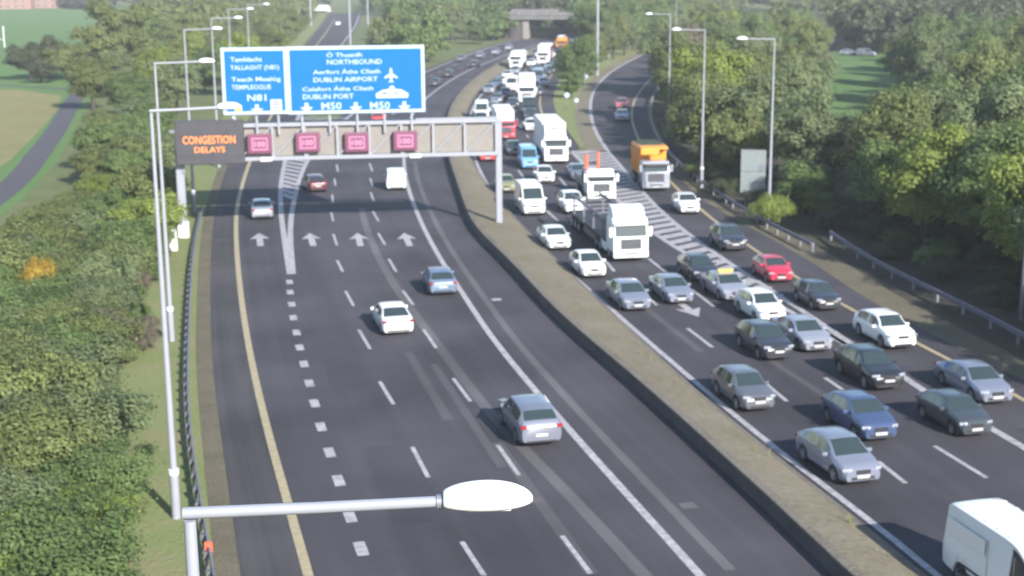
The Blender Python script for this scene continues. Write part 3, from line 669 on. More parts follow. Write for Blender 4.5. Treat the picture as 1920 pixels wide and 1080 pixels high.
# poles and cabinets beside the gantry foot
p = G(338, 385); r = empty('cabinet_mast', (p.x, p.y, 0), gang, 'brown steel pole with cross arm behind the gantry foot', 'mast')
tube('pole', [(0, 0, 0), (0, 0, 6.4)], [0.22, 0.18], M['rust'], r, 8); box('cross_arm', (0.1, 0, 6.45), (1.3, 0.2, 0.25), M['galv'], r); box('cabinet', (0.05, -0.15, 2.2), (0.9, 0.7, 2.3), M['rust'], r, 0.04)
p = G(308, 452); r = empty('equipment_post', (p.x, p.y, 0), 0, 'short pale post among the shrubs behind the second lamp', 'post'); tube('post', [(0, 0, 0), (0, 0, 2.8)], 0.17, M['pale_paint'], r); box('cap', (0, 0, 2.85), (.4, .4, .12), M['pale_paint'], r)
p = G(326, 470); r = empty('roadside_cabinet', (p.x, p.y, 0), gang, 'slim white cabinet on the grass near the gantry foot', 'cabinet'); box('housing', (0, 0, .8), (.55, .5, 1.6), M['white_plastic'], r, 0.04); box('lid', (0, 0, 1.64), (.6, .55, .08), M['galv'], r)
# traffic signs on the right
def sign_back(px, py, w_, h_, z0, label):
    p = G(px, py); r = empty('traffic_sign', (p.x, p.y, 0), R_(-12), label, 'road sign')
    box('panel', (0, 0, z0 + h_/2), (w_, 0.06, h_), M['sign_back'], r, 0.02)
    for s in (-.3, .3): tube('post', [(w_*s, .08, 0), (w_*s, .08, z0 + h_)], .06, M['galv'], r, 8)
    for k in (.25, .75): box('stiffener', (0, .05, z0 + h_*k), (w_*.95, .04, .08), M['galv'], r)
    return r
sb = sign_back(1410, 388, 2.1, 3.7, 1.2, 'back of a tall grey road sign standing at the tree edge')
bm = bmesh.new(); add_tube(bm, [(.75, -.06, 3.4), (.75, -.02, 3.4)], .3, 16); obj('round_plate', bm_mesh(bm, 'round_plate', True, 40), M['galv'], sb)
box('edge_trim', (0, -.035, 4.86), (2.1, .02, .08), M['galv'], sb); box('clip_rail', (0, -.035, 3.05), (2.0, .02, .06), M['galv_dark'], sb)
def round_sign(px, py, H, d, label, group=None):
    p = G(px, py); r = empty('small_sign', (p.x, p.y, 0), 0, label, 'road sign', group)
    tube('post', [(0, .05, 0), (0, .05, H)], .05, M['galv'], r, 8)
    bm = bmesh.new(); add_tube(bm, [(0, -.02, H - d/2), (0, .03, H - d/2)], d/2 * .8, 18); obj('disc', bm_mesh(bm, 'disc', True, 40), M['sign_white'], r)
    return r
round_sign(1063, 199, 2.1, 0.95, 'round white sign on a post at the island tip, nearest the queue'); round_sign(1081, 208, 1.9, 0.8, 'smaller round white sign just beside the island tip pair')
round_sign(1098, 168, 2.7, 1.0, 'round white sign at the foot of the wooded island'); round_sign(1140, 122, 2.6, 0.9, 'small pale sign on the island edge beyond the thick mast')
p = G(1315, 350)
p = G(1910, 600); tube_r = empty('lamp_post', (p.x + .1, p.y, 0), 0, 'grey post half hidden in the tree shade at the guardrail', 'post'); tube('post', [(0, 0, 0), (0, 0, 6)], .12, M['galv_dark'], tube_r); box('cap', (0, 0, 6.03), (.3, .3, .06), M['galv_dark'], tube_r)

# ------------------------------------------------------------------ bridge and far buildings
bx = G(1000, 76); br = empty('overbridge', (bx.x + 8, bx.y + 6, 0), R_(-6), 'concrete road bridge crossing the motorway where the queue begins', 'bridge')
box('deck', (2, 13, 6.1), (38, 27, 1.1), M['concrete'], br, 0.05)  # deck made extra deep so the space beneath falls dark
box('parapet', (2, -0.55, 7.2), (38, 0.25, 1.1), M['concrete'], br); box('parapet', (2, 26.6, 7.2), (38, 0.25, 1.1), M['concrete'], br)
box('abutment', (-14, 13, 2.77), (6, 25, 5.54), M['concrete_dark'], br); box('abutment', (18.5, 13, 2.77), (5, 25, 5.54), M['concrete_dark'], br)  # abutments coloured dark to darken the opening under the deck
box('pier', (-10.5, 3.5, 2.77), (2.4, 6, 5.54), M['beige'], br, .1)
for i, xx in enumerate(np.linspace(-16, 20, 10)): box('parapet_post', (xx, -0.72, 7.2), (.2, .1, 1.1), M['galv'], br)
def house(px, py, W, D, H, rz, wall_m, label):
    p = G(px, py); r = empty('house', (p.x, p.y, 0), rz, label, 'house', 'houses beyond the playing field')
    box('wall', (0, 0, H/2), (W, D, H), wall_m, r)
    prism('roof', [(-D/2 - .4, H), (D/2 + .4, H), (0, H + 3)], -W/2 - .3, W/2 + .3, M['roof'], r, smooth_=False).rotation_euler.z = R_(90)
    for k in range(int(W // 4)):
        for z in (1.5, 4.2):
            if z + 1 < H:
                wn = box('window', (-W/2 + 2 + k * 4, -D/2 - .02, z), (1.5, .08, 1.3), M['sign_white'], r); box('pane', (-W/2 + 2 + k * 4, -D/2 - .07, z), (1.3, .04, 1.1), M['glass'], wn)
    box('chimney', (W/2 - 1, 0, H + 2.6), (.8, .8, 1.8), M['brick'], r)
house(10, 17, 30, 9, 6, R_(4), M['brick'], 'long brick house row at the far edge of the playing field'); house(80, 15, 22, 9, 6, R_(4), M['brick'], 'second brick house beside the dark far hedge')
p = G(9, 92); r = empty('goal_post', (p.x, p.y, 0), 0, 'tall white sports goal post on the playing field', 'goal post')
tube('post', [(0, 0, 0), (0, 0, 6)], .12, M['white_plastic'], r, 8); tube('post', [(-6.4, 2, 0), (-6.4, 2, 6)], .12, M['white_plastic'], r, 8); tube('crossbar', [(0, 0, 2.5), (-6.4, 2, 2.5)], .08, M['white_plastic'], r, 8)

# ------------------------------------------------------------------ vehicles
def interp(pts, x):
    if x <= pts[0][0]: return pts[0][1]
    for (a, b), (c, d) in zip(pts, pts[1:]):
        if x <= c: return b + (d - b) * (x - a) / max(c - a, 1e-6)
    return pts[-1][1]
def soft(pts, x, r=0.09): return sum(interp(pts, x + r * k / 3) * wk for k, wk in ((-3, 1), (-2, 2), (-1, 3), (0, 4), (1, 3), (2, 2), (3, 1))) / 16
CARS = {
 # L, W, wheelbase front/rear axle x, wheel r, top line, belt, cowl, roof front, roof rear, back-light bottom, side glass span, B pillar
 'hatch': dict(L=4.15, W=1.78, ax=(1.30, -1.25), r=.32, top=[(-2.08, .78), (-2.04, .97), (-1.88, 1.06), (-1.2, 1.38), (-.7, 1.46), (0.1, 1.48), (0.45, 1.42), (1.15, 1.00), (1.75, .86), (2.0, .72), (2.08, .60)],
   belt=[(-2.08, .72), (-1.9, .95), (0, .92), (1.1, .88), (1.8, .74), (2.08, .52)], cowl=1.15, rf=.40, rr=-1.18, bl=-1.84, sg=(.78, -1.35), bp=(-.35,)),
 'small': dict(L=3.85, W=1.72, ax=(1.22, -1.22), r=.31, top=[(-1.92, .78), (-1.88, .98), (-1.74, 1.08), (-1.25, 1.36), (-.8, 1.43), (0.1, 1.45), (0.35, 1.40), (0.95, 1.02), (1.5, .92), (1.82, .78), (1.92, .60)],
   belt=[(-1.92, .75), (-1.8, .95), (0, .94), (1.0, .92), (1.6, .80), (1.92, .55)], cowl=.95, rf=.32, rr=-1.24, bl=-1.72, sg=(.62, -1.35), bp=(-.4,)),
 'saloon': dict(L=4.65, W=1.82, ax=(1.42, -1.38), r=.33, top=[(-2.32, .72), (-2.28, .92), (-2.15, 1.0), (-1.72, 1.03), (-1.0, 1.38), (-.5, 1.44), (0.15, 1.44), (0.5, 1.38), (1.2, .98), (1.9, .84), (2.22, .70), (2.32, .58)],
   belt=[(-2.32, .68), (-2.1, .93), (-1, .93), (0, .91), (1.2, .88), (2.0, .74), (2.32, .52)], cowl=1.2, rf=.45, rr=-.98, bl=-1.72, sg=(.82, -1.30), bp=(-.30,)),
 'suv': dict(L=4.5, W=1.88, ax=(1.36, -1.34), r=.37, top=[(-2.25, .90), (-2.2, 1.08), (-2.05, 1.22), (-1.6, 1.52), (-1.1, 1.63), (0.1, 1.66), (0.45, 1.60), (1.1, 1.14), (1.85, 1.02), (2.18, .88), (2.25, .66)],
   belt=[(-2.25, .85), (-2.0, 1.06), (0, 1.04), (1.1, 1.02), (1.9, .90), (2.25, .6)], cowl=1.1, rf=.40, rr=-1.58, bl=-2.03, sg=(.75, -1.65), bp=(-.35,)),
 'coupe': dict(L=4.9, W=1.92, ax=(1.48, -1.42), r=.35, top=[(-2.45, .75), (-2.40, .98), (-2.2, 1.04), (-1.95, 1.07), (-.8, 1.38), (-.3, 1.42), (0.2, 1.42), (0.5, 1.37), (1.25, .98), (2.0, .84), (2.36, .68), (2.45, .56)],
   belt=[(-2.45, .7), (-2.2, .96), (-1, .95), (0, .92), (1.2, .88), (2.1, .74), (2.45, .5)], cowl=1.25, rf=.45, rr=-.82, bl=-1.92, sg=(.85, -1.45), bp=(-.30,)),
 'van': dict(L=5.4, W=2.02, ax=(1.75, -1.65), r=.35, top=[(-2.7, 2.22), (-2.66, 2.34), (-2.4, 2.40), (0.5, 2.40), (.95, 2.34), (1.25, 2.18), (2.05, 1.32), (2.5, 1.12), (2.66, .95), (2.70, .7)],
   belt=[(-2.7, 1.3), (0, 1.3), (1.6, 1.26), (2.1, 1.18), (2.5, 1.0), (2.70, .6)], cowl=2.02, rf=1.25, rr=-9, bl=-9, sg=(1.65, .75), bp=(), van=True),
 'small_van': dict(L=4.3, W=1.82, ax=(1.42, -1.30), r=.32, top=[(-2.15, 1.66), (-2.12, 1.78), (-1.9, 1.83), (0.3, 1.83), (.6, 1.78), (1.35, 1.12), (1.85, .98), (2.08, .82), (2.15, .6)],
   belt=[(-2.15, 1.05), (0, 1.05), (1.3, 1.02), (1.8, .90), (2.15, .55)], cowl=1.33, rf=.58, rr=-9, bl=-9, sg=(.95, .05), bp=(), van=True),
}
def car_sections(s):
    L, W = s['L'], s['W']; h = L / 2; ra = s['r'] + .07; cz = s['r']
    st = set(np.round(np.linspace(-h, h, 26), 4)) | {-h, h, h - .04, -h + .04, h - .1, -h + .1, h - .2, -h + .2}
    for a in (s['cowl'], s['rf'], s['rr'], s['bl'], s['sg'][0], s['sg'][1]):
        if -h < a < h: st.add(a)
    for b in s['bp']: st |= {b - .05, b + .05}
    for ax in s['ax']:
        st = {x for x in st if abs(x - ax) > ra + .02}
        st |= {ax + ra * math.cos(t) for t in np.linspace(0, math.pi, 9)} | {ax + ra + .004, ax - ra - .004}
    keys = [s['cowl'], s['rf'], s['rr'], s['bl'], *s['sg']] 
    st |= {k for k in keys if -h < k < h}
    return sorted(st, reverse=True)
def build_car(kind):
    s = CARS[kind]; L, W = s['L'], s['W']; h = L / 2; van = s.get('van'); ra = s['r'] + .07; cz = s['r']
    X = car_sections(s); verts = []; ring_n = 0
    zl0 = .20 if kind not in ('suv', 'van') else .26
    for x in X:
        fr = max(0, (x - (h - .75)) / .75); rr = max(0, (-x - (h - .55)) / .55)
        wx = W / 2 * (1 - .20 * fr ** 2.4 - (.04 if van else .11) * rr ** 2.6)
        zt = soft(s['top'], x); zbl = min(soft(s['belt'], x), zt - .015)
        zl = zl0 + .05 * fr ** 3 + .08 * rr ** 3
        za = 0
        for ax in s['ax']:
            d = abs(x - ax)
            if d < ra: za = cz + math.sqrt(max(0, ra * ra - d * d))
        gh = max(0.0, zt - zbl); tw = min(1, gh / .42)
        wt = wx * (.955 - (.10 if van else .20) * tw); drop = .015 + .05 * tw
        b = (wx * .958, zbl); e = (wt, zt - drop)
        def mixp(t): return (b[0] + (e[0] - b[0]) * t, b[1] + (e[1] - b[1]) * t)
        zm = zl + .5 * (zbl - zl)
        half = [(0, max(zl, za)), (wx * .88, max(zl, za)), (wx * .975, max(zl + .10, za)), (wx * 1.0, max(zm, za + .02 if za else 0)), (wx * .992, max(zl + .8 * (zbl - zl), za + .04 if za else 0)),
                b, mixp(.07), mixp(.90), e, (wt * .90, zt - drop * .35), (wt * .5, zt - drop * .08), (0, zt)]
        half[4] = (half[4][0], min(half[4][1], zbl - .01) if not za else half[4][1])
        k = len(half)
        for y, z in half: verts.append((x, y, z))
        for y, z in half[-2:0:-1]: verts.append((x, -y, z))
        ring_n = 2 * k - 2
    k = 12; top_i = k - 1
    F = {'body': [], 'windscreen': [], 'rear_window': [], 'side_window': [], 'side_window2': []}
    for i in range(len(X) - 1):
        xm = (X[i] + X[i + 1]) / 2
        for j in range(ring_n):
            a, b_ = i * ring_n + j, i * ring_n + (j + 1) % ring_n
            q = (a, b_, b_ + ring_n, a + ring_n)
            jj = j if j < top_i else ring_n - 1 - j      # mirrored band index
            dest = 'body'
            if jj in (9, 10) and s['rf'] < xm < s['cowl']: dest = 'windscreen'
            elif jj in (9, 10) and s['bl'] < xm < s['rr']: dest = 'rear_window'
            elif jj == 6 and s['sg'][1] < xm < s['sg'][0] and not any(abs(xm - bb) < .05 for bb in s['bp']):
                dest = 'side_window' if j < top_i else 'side_window2'
            F[dest].append(q)
    F['body'].append(tuple(range(ring_n))[::-1]); F['body'].append(tuple((len(X) - 1) * ring_n + j for j in range(ring_n)))
    def sub(name, faces, sharp):
        used_ = sorted({i for f in faces for i in f}); mp = {o: n for n, o in enumerate(used_)}
        bm = bmesh.new(); me = mesh_py(name, [verts[i] for i in used_], [tuple(mp[i] for i in f) for f in faces])
        bm.from_mesh(me); bmesh.ops.remove_doubles(bm, verts=bm.verts[:], dist=1e-5); bmesh.ops.recalc_face_normals(bm, faces=bm.faces[:]); bm.to_mesh(me); bm.free()
        me.polygons.foreach_set('use_smooth', [True] * len(me.polygons)); me.set_sharp_from_angle(angle=R_(sharp)); return me
    names = {'van': 'van', 'small_van': 'van', 'suv': 'suv', 'hatch': 'hatchback', 'small': 'hatchback', 'saloon': 'saloon_car', 'coupe': 'saloon_car'}
    root = empty(names[kind], (0, 0, -500))
    body = obj('body', sub('body', F['body'], 33), PAINT['white'], root)
    obj('windscreen', sub('windscreen', F['windscreen'], 60), M['glass'], root)
    if F['rear_window']: obj('rear_window', sub('rear_window', F['rear_window'], 60), M['glass'], root)
    for q in ('side_window', 'side_window2'): obj('side_window', sub('side_window', F[q], 60), M['glass'], root)
    # wheels
    r = s['r']; bm = bmesh.new(); n = 20; pr = [(-.105, r * .62), (-.105, r * .9), (-.07, r), (.07, r), (.105, r * .9), (.105, r * .62)]
    rings = [[bm.verts.new((math.cos(2*math.pi*i/n) * rad, y, math.sin(2*math.pi*i/n) * rad)) for i in range(n)] for y, rad in pr]
    for a, b_ in zip(rings, rings[1:]):
        for i in range(n): bm.faces.new((a[i], a[(i+1) % n], b_[(i+1) % n], b_[i]))
    bm.faces.new(rings[0]); bm.faces.new(rings[-1]); ty = bm_mesh(bm, 'tyre', True, 40)
    bm = bmesh.new()
    add_tube(bm, [(0, .095, 0), (0, .112, 0)], r * .18, 10)
    for i in range(5):
        a = 2 * math.pi * i / 5; add_box(bm, (math.cos(a) * r * .34, .104, math.sin(a) * r * .34), (r * .56, .016, r * .20), 0, Matrix.Rotation(-a, 3, 'Y'))
    nn = 20; o1 = [bm.verts.new((math.cos(2*math.pi*i/nn) * r * .64, .113, math.sin(2*math.pi*i/nn) * r * .64)) for i in range(nn)]; o2 = [bm.verts.new((math.cos(2*math.pi*i/nn) * r * .54, .107, math.sin(2*math.pi*i/nn) * r * .54)) for i in range(nn)]
    for i in range(nn): bm.faces.new((o1[i], o1[(i+1) % nn], o2[(i+1) % nn], o2[i]))
    rm = bm_mesh(bm, 'rim')
    for ax in s['ax']:
        for sd in (1, -1):
            wh = obj('wheel', ty, M['rubber'], root); wh.location = (ax, sd * (W / 2 - .125), r); wh.rotation_euler.z = 0 if sd > 0 else math.pi
            obj('rim', rm, M['rim'], wh)
    # lamps, grille, plates, mirrors
    hz = .66 if kind not in ('suv', 'van') else (.84 if kind == 'suv' else .92)
    fx = h - .17; hw = W / 2 * .78
    def lampbox(name, c, sz, rz, m, pitch=0):
        box(name, c, sz, m, root, .035, Matrix.Rotation(rz, 3, 'Z') @ Matrix.Rotation(pitch, 3, 'Y'), 2, True)
    for sd in (1, -1): lampbox('headlight', (h - .16, sd * W * .355, hz), (.20, W * .20, .15 if not van else .24), sd * .38, M['headlamp'], -.25)
    box('grille', (h - .005, 0, hz - .06), (.05, W * .34, .17), M['plastic'], root, .02)
    box('lower_intake', (h - .02, 0, .36 if not van else .42), (.07, W * .56, .12), M['plastic'], root, .02)
    box('bumper_trim', (h - .03, 0, .25 if zl0 < .25 else .30), (.09, W * .66, .07), M['plastic'], root, .02)
    box('number_plate', (h + .018, 0, hz - .24), (.03, .52, .115), M['plate_w'], root, .006)
    box('number_plate', (-h - .012, 0, .62 if not van else .80), (.03, .52, .115), M['plate_w'], root, .006)
    tz = {'suv': .98, 'van': 1.1, 'small_van': .98}.get(kind, .86)
    for sd in (1, -1):
        lampbox('tail_light', (-h + .09, sd * W * .40, tz), (.20, W * .15 if not van else .12, .14 if not van else .42), -sd * .25, M['tail'])
        mx = s['cowl'] - .42; mz = interp(s['belt'], mx) + .07
        lampbox('wing_mirror', (mx, sd * (W / 2 + .06), mz), (.12, .22, .15), sd * .15, PAINT['black'])
    box('rear_bumper_trim', (-h + .03, 0, .34), (.09, W * .7, .1), M['plastic'], root, .02)
    if van:
        for sd in (1, -1): box('door_line', (-h - .002, sd * .012, 1.3), (.012, .012, 1.7 if kind == 'van' else 1.1), M['plastic'], root)
        if kind == 'van': box('side_rail', (0, W/2 - .004, .75), (3.0, .03, .08), M['plastic'], root); box('side_rail', (0, -W/2 + .004, .75), (3.0, .03, .08), M['plastic'], root)
    return root
PROTO = {}
QUEUE = 'vehicles queuing towards the camera'; AWAY = 'vehicles driving away'; SLIPV = 'vehicles merging from the slip road'; FARQ = 'vehicles in the distant queue'
def heading(px, py, ref, toward):
    p = G(px, py); t = tangent(ref, p); t = -t if toward else t
    return p, t
def put(kind, color, px, py, ref, toward, label, cat='car', group=QUEUE, dyaw=0.0, sc=1.0, by='near'):
    """px, py: the photo point under the middle of the bumper that faces the camera"""
    if kind not in PROTO: PROTO[kind] = build_car(kind); o = PROTO[kind]
    else: o = copy_tree(PROTO[kind])
    p, t = heading(px, py, ref, toward); t = Matrix.Rotation(dyaw, 2) @ t
    L = CARS[kind]['L'] * sc
    c = (p.xy - t * (L / 2) if toward else p.xy + t * (L / 2)) + Vector((0.32, 0)) - p.xy.normalized() * 0.55
    o.location = (c.x, c.y, ZR); o.rotation_euler = (0, 0, math.atan2(t.y, t.x)); o.scale = (sc, sc, sc)
    tag(o, label, cat, group)
    for ch in o.children:
        if ch.name.split('.')[0] == 'body': repaint(ch, PAINT[color])
        if ch.name.split('.')[0] == 'wing_mirror': repaint(ch, PAINT[color])
    return o
A_, B_, YR, WR, SL = lineA, lineB, yell_r, white_r, slip_l
# queue, lane beside the median, nearest first
put('hatch', 'silver_blue', 1603, 906, A_, True, 'nearest silver blue hatchback in the lane beside the median', sc=1.03)
put('suv', 'grey', 1412, 771, A_, True, 'mid grey suv alone in the median lane between two lane dashes', sc=.92)
put('saloon', 'silver_blue', 1187, 583, A_, True, 'silver saloon in the median lane behind the grey suv')
put('hatch', 'white', 1106, 521, A_, True, 'white hatchback beside the big white lorry cab in the median lane')
put('saloon', 'white', 1042, 469, A_, True, 'white saloon in the median lane just behind the white hatchback')
put('van', 'white', 995, 405, A_, True, 'white panel van in the median lane near the gantry leg', 'van')
put('small', 'olive', 944, 362, A_, True, 'small olive roofed car half hidden behind the gantry leg')
put('hatch', 'brightred', 909, 303, A_, True, 'bright red car under the end of the gantry beam')
# second lane
put('small', 'blue', 1638, 826, B_, True, 'dark blue hatchback beside the nearest silver blue hatchback', sc=1.06)
put('suv', 'dark', 1450, 676, B_, True, 'black suv with pale number plate beside the silver saloon in the second lane', sc=.95)
put('saloon', 'silver_blue', 1268, 570, B_, True, 'silver blue saloon in front of the big white lorry', sc=.97)
put('suv', 'white', 1072, 402, B_, True, 'white people carrier behind the white lorry, second lane', sc=1.0)
put('hatch', 'white', 1018, 344, B_, True, 'white car following close behind the white people carrier')
put('van', 'sky', 988, 318, B_, True, 'light blue van beside the white box lorry', 'van', sc=.9)
# third lane
put('small', 'charcoal', 1818, 817, B_, True, 'charcoal small car with pale bonnet at the wide dashed line')
put('suv', 'black', 1655, 732, B_, True, 'black suv just behind the charcoal small car', sc=.98)
put('saloon', 'silver', 1524, 660, B_, True, 'silver saloon beside the black suv with pale number plate')
put('suv', 'white', 1440, 608, B_, True, 'white bonneted crossover behind the silver saloon', sc=.95)
tx_ = put('saloon', 'silver', 1372, 565, B_, True, 'silver taxi with a yellow roof sign', 'taxi')
box('roof_sign', (.05, 0, 1.53), (.22, .95, .18), M['yellow'], tx_, .03)
put('hatch', 'dark', 1316, 528, B_, True, 'dark car mostly hidden behind the silver taxi')
put('saloon', 'mid_grey', 1083, 340, B_, True, 'grey car with glinting bonnet behind the flatbed lorry')
# merging lane
put('suv', 'white', 1682, 655, YR, True, 'white crossover alone near the yellow edge line', group=SLIPV, sc=.97)
put('suv', 'dark', 1545, 583, YR, True, 'dark suv behind the white crossover by the yellow line', group=SLIPV, sc=.88)
put('small', 'red', 1456, 530, YR, True, 'pinkish red small car by the yellow edge line', group=SLIPV)
put('suv', 'dark', 1371, 472, YR, True, 'dark off-roader with lit headlamps behind the red car', group=SLIPV, sc=.98)
put('small', 'white', 1287, 402, YR, True, 'white car in front of the orange tipper truck', group=SLIPV, sc=1.05)
put('saloon', 'silver_blue', 1858, 757, YR, True, 'silver blue saloon at the yellow line beside the charcoal small car', group=SLIPV)
put('saloon', 'silver', 1162, 228, YR, True, 'silver car coming round the slip road bend', group=SLIPV)
put('hatch', 'pink_red', 1161, 205, YR, True, 'dull red car behind the silver car on the bend', group=SLIPV)
# near white van, heading out of the frame
vn = put('van', 'white', 2000, 1200, B_, True, 'large white van at the corner with shaded side panel and bright roof', 'van', sc=1.08)
for sx in (1.02, -.28): box('door_seam', (sx, -1.008, 1.25), (.012, .010, 1.6), M['galv_dark'], vn)
for k in range(5): box('roof_rib', (-2.1 + k * .62, 0, 2.405), (.06, 1.5, .02), PAINT['white'], vn)
box('door_handle', (.82, -1.022, 1.18), (.2, .03, .06), M['plastic'], vn); box('lower_trim', (-.1, -1.018, .52), (3.2, .02, .16), M['plastic'], vn); box('side_panel', (-1.45, -1.003, 1.72), (2.0, .012, .5), PAINT['white'], vn)
# away
put('suv', 'mid_grey', 1002, 836, WR, False, 'grey blue suv with red tail lamps driving by the solid white line', group=AWAY, sc=1.02)
put('hatch', 'dark', 836, 146, gore_r, False, 'small dark car by the outer verge just past the blue sign', group=AWAY); put('saloon', 'silver', 925, 103, WR, False, 'silver car near the median on the far bend', group=AWAY)
put('saloon', 'white', 737, 628, WR, False, 'white saloon driving away in the middle lane', group=AWAY, dyaw=.06)
put('hatch', 'steel', 822, 554, WR, False, 'pale blue hatchback driving away near the solid white line', group=AWAY)
put('saloon', 'silver', 485, 412, yell_l, False, 'grey car in the exit lane crossing the gantry shadow', group=AWAY)
put('hatch', 'maroon', 591, 361, WR, False, 'dark maroon car beyond the gantry in the lane beside the hatched wedge', group=AWAY, dyaw=.2)
put('small_van', 'white', 737, 357, WR, False, 'boxy white van driving away beyond the gantry', 'van', AWAY)
put('hatch', 'brightred', 704, 234, WR, False, 'red car glimpsed between blue sign and gantry beam', group=AWAY)
put('saloon', 'dark', 812, 163, WR, False, 'dark car with a bright glint on the outer bend beyond the blue sign', group=AWAY)
put('hatch', 'dark', 885, 127, WR, False, 'dark car next to the median on the far bend', group=AWAY)
put('saloon', 'grey', 860, 116, gore_r, False, 'grey car nearest the far outside verge of the bend', group=AWAY)
put('hatch', 'mid_grey', 896, 110, gore_r, False, 'grey hatchback leading the pair on the far bend', group=AWAY)
put('hatch', 'silver', 950, 95, gore_r, False, 'small silver car nearing the bridge opening', group=AWAY)
put('hatch', 'white', 632, 48, gore_l, False, 'white car on the exit road between the masts', group=AWAY)
# distant queue
for kind, colr, px, py, lb, cat in [
 ('van', 'white', 899, 226, 'white van nearest the gantry in the distant median lane', 'van'), ('hatch', 'dark', 960, 292, 'dark car between the red lorry and the gantry leg', 'car'),
 ('saloon', 'white', 993, 247, 'white car tucked beside the white box lorry', 'car'), ('hatch', 'dark', 991, 226, 'dark car under the front of the distant white lorry', 'car'),
 ('saloon', 'dark', 958, 204, 'dark car directly behind the red and white lorry', 'car'), ('hatch', 'mid_grey', 927, 195, 'grey car on the median side behind the white van', 'car'),
 ('saloon', 'silver', 912, 176, 'silver car close to the median far along the queue', 'car'), ('van', 'white', 955, 172, 'white van two vehicles ahead of the pale box lorry', 'van'),
 ('hatch', 'silver', 961, 140, 'silver hatchback in the shadow of the pale box lorry', 'car'), ('saloon', 'silver', 1015, 163, 'silver saloon by the yellow line of the distant queue', 'car'),
 ('saloon', 'steel', 1001, 136, 'blue grey saloon in the middle of the distant queue', 'car'), ('hatch', 'dark', 1028, 139, 'dark car beside the yellow line beyond the silver saloon', 'car'),
 ('suv', 'white', 978, 112, 'white suv far up the queue', 'car'), ('hatch', 'grey', 1000, 106, 'grey hatchback far up the queue', 'car'),
 ('van', 'white', 1048, 84, 'white van nearest the bridge opening', 'van'), ('hatch', 'dark', 1062, 116, 'dark car before the yellow lorry', 'car'),
 ('saloon', 'dark', 928, 246, 'dark saloon between the white van and the red lorry', 'car'), ('hatch', 'silver', 921, 213, 'silver hatchback near the median behind the white van', 'car'),
 ('suv', 'dark', 942, 186, 'dark suv by the median beyond the grey car', 'car'), ('hatch', 'white', 934, 160, 'white hatchback on the median side of the white van pair', 'car'),
 ('saloon', 'dark', 1003, 181, 'dark saloon beside the cab of the pale box lorry', 'car'), ('saloon', 'silver', 985, 152, 'silver car directly ahead of the silver hatchback', 'car'),
 ('hatch', 'dark', 1012, 148, 'dark hatchback between two silver cars by the yellow line', 'car'), ('hatch', 'white', 992, 125, 'white hatchback beyond the blue grey saloon', 'car'),
 ('suv', 'dark', 985, 118, 'dark suv beside the small white box lorry', 'car'), ('saloon', 'silver', 1012, 104, 'silver saloon near the lorry with the red side', 'car'),
 ('hatch', 'dark', 1028, 96, 'dark hatchback ahead of the far grey saloon', 'car'), ('saloon', 'white', 1016, 98, 'small white car close to the bridge', 'car'), ('hatch', 'grey', 1036, 90, 'grey car at the bridge mouth', 'car'),
 ('saloon', 'grey', 1040, 100, 'grey saloon beyond the lorry with the red side', 'car')]:
    put(kind, colr, px, py, A_ if px < 985 and py > 130 else yell_m, True, lb, cat, FARQ)

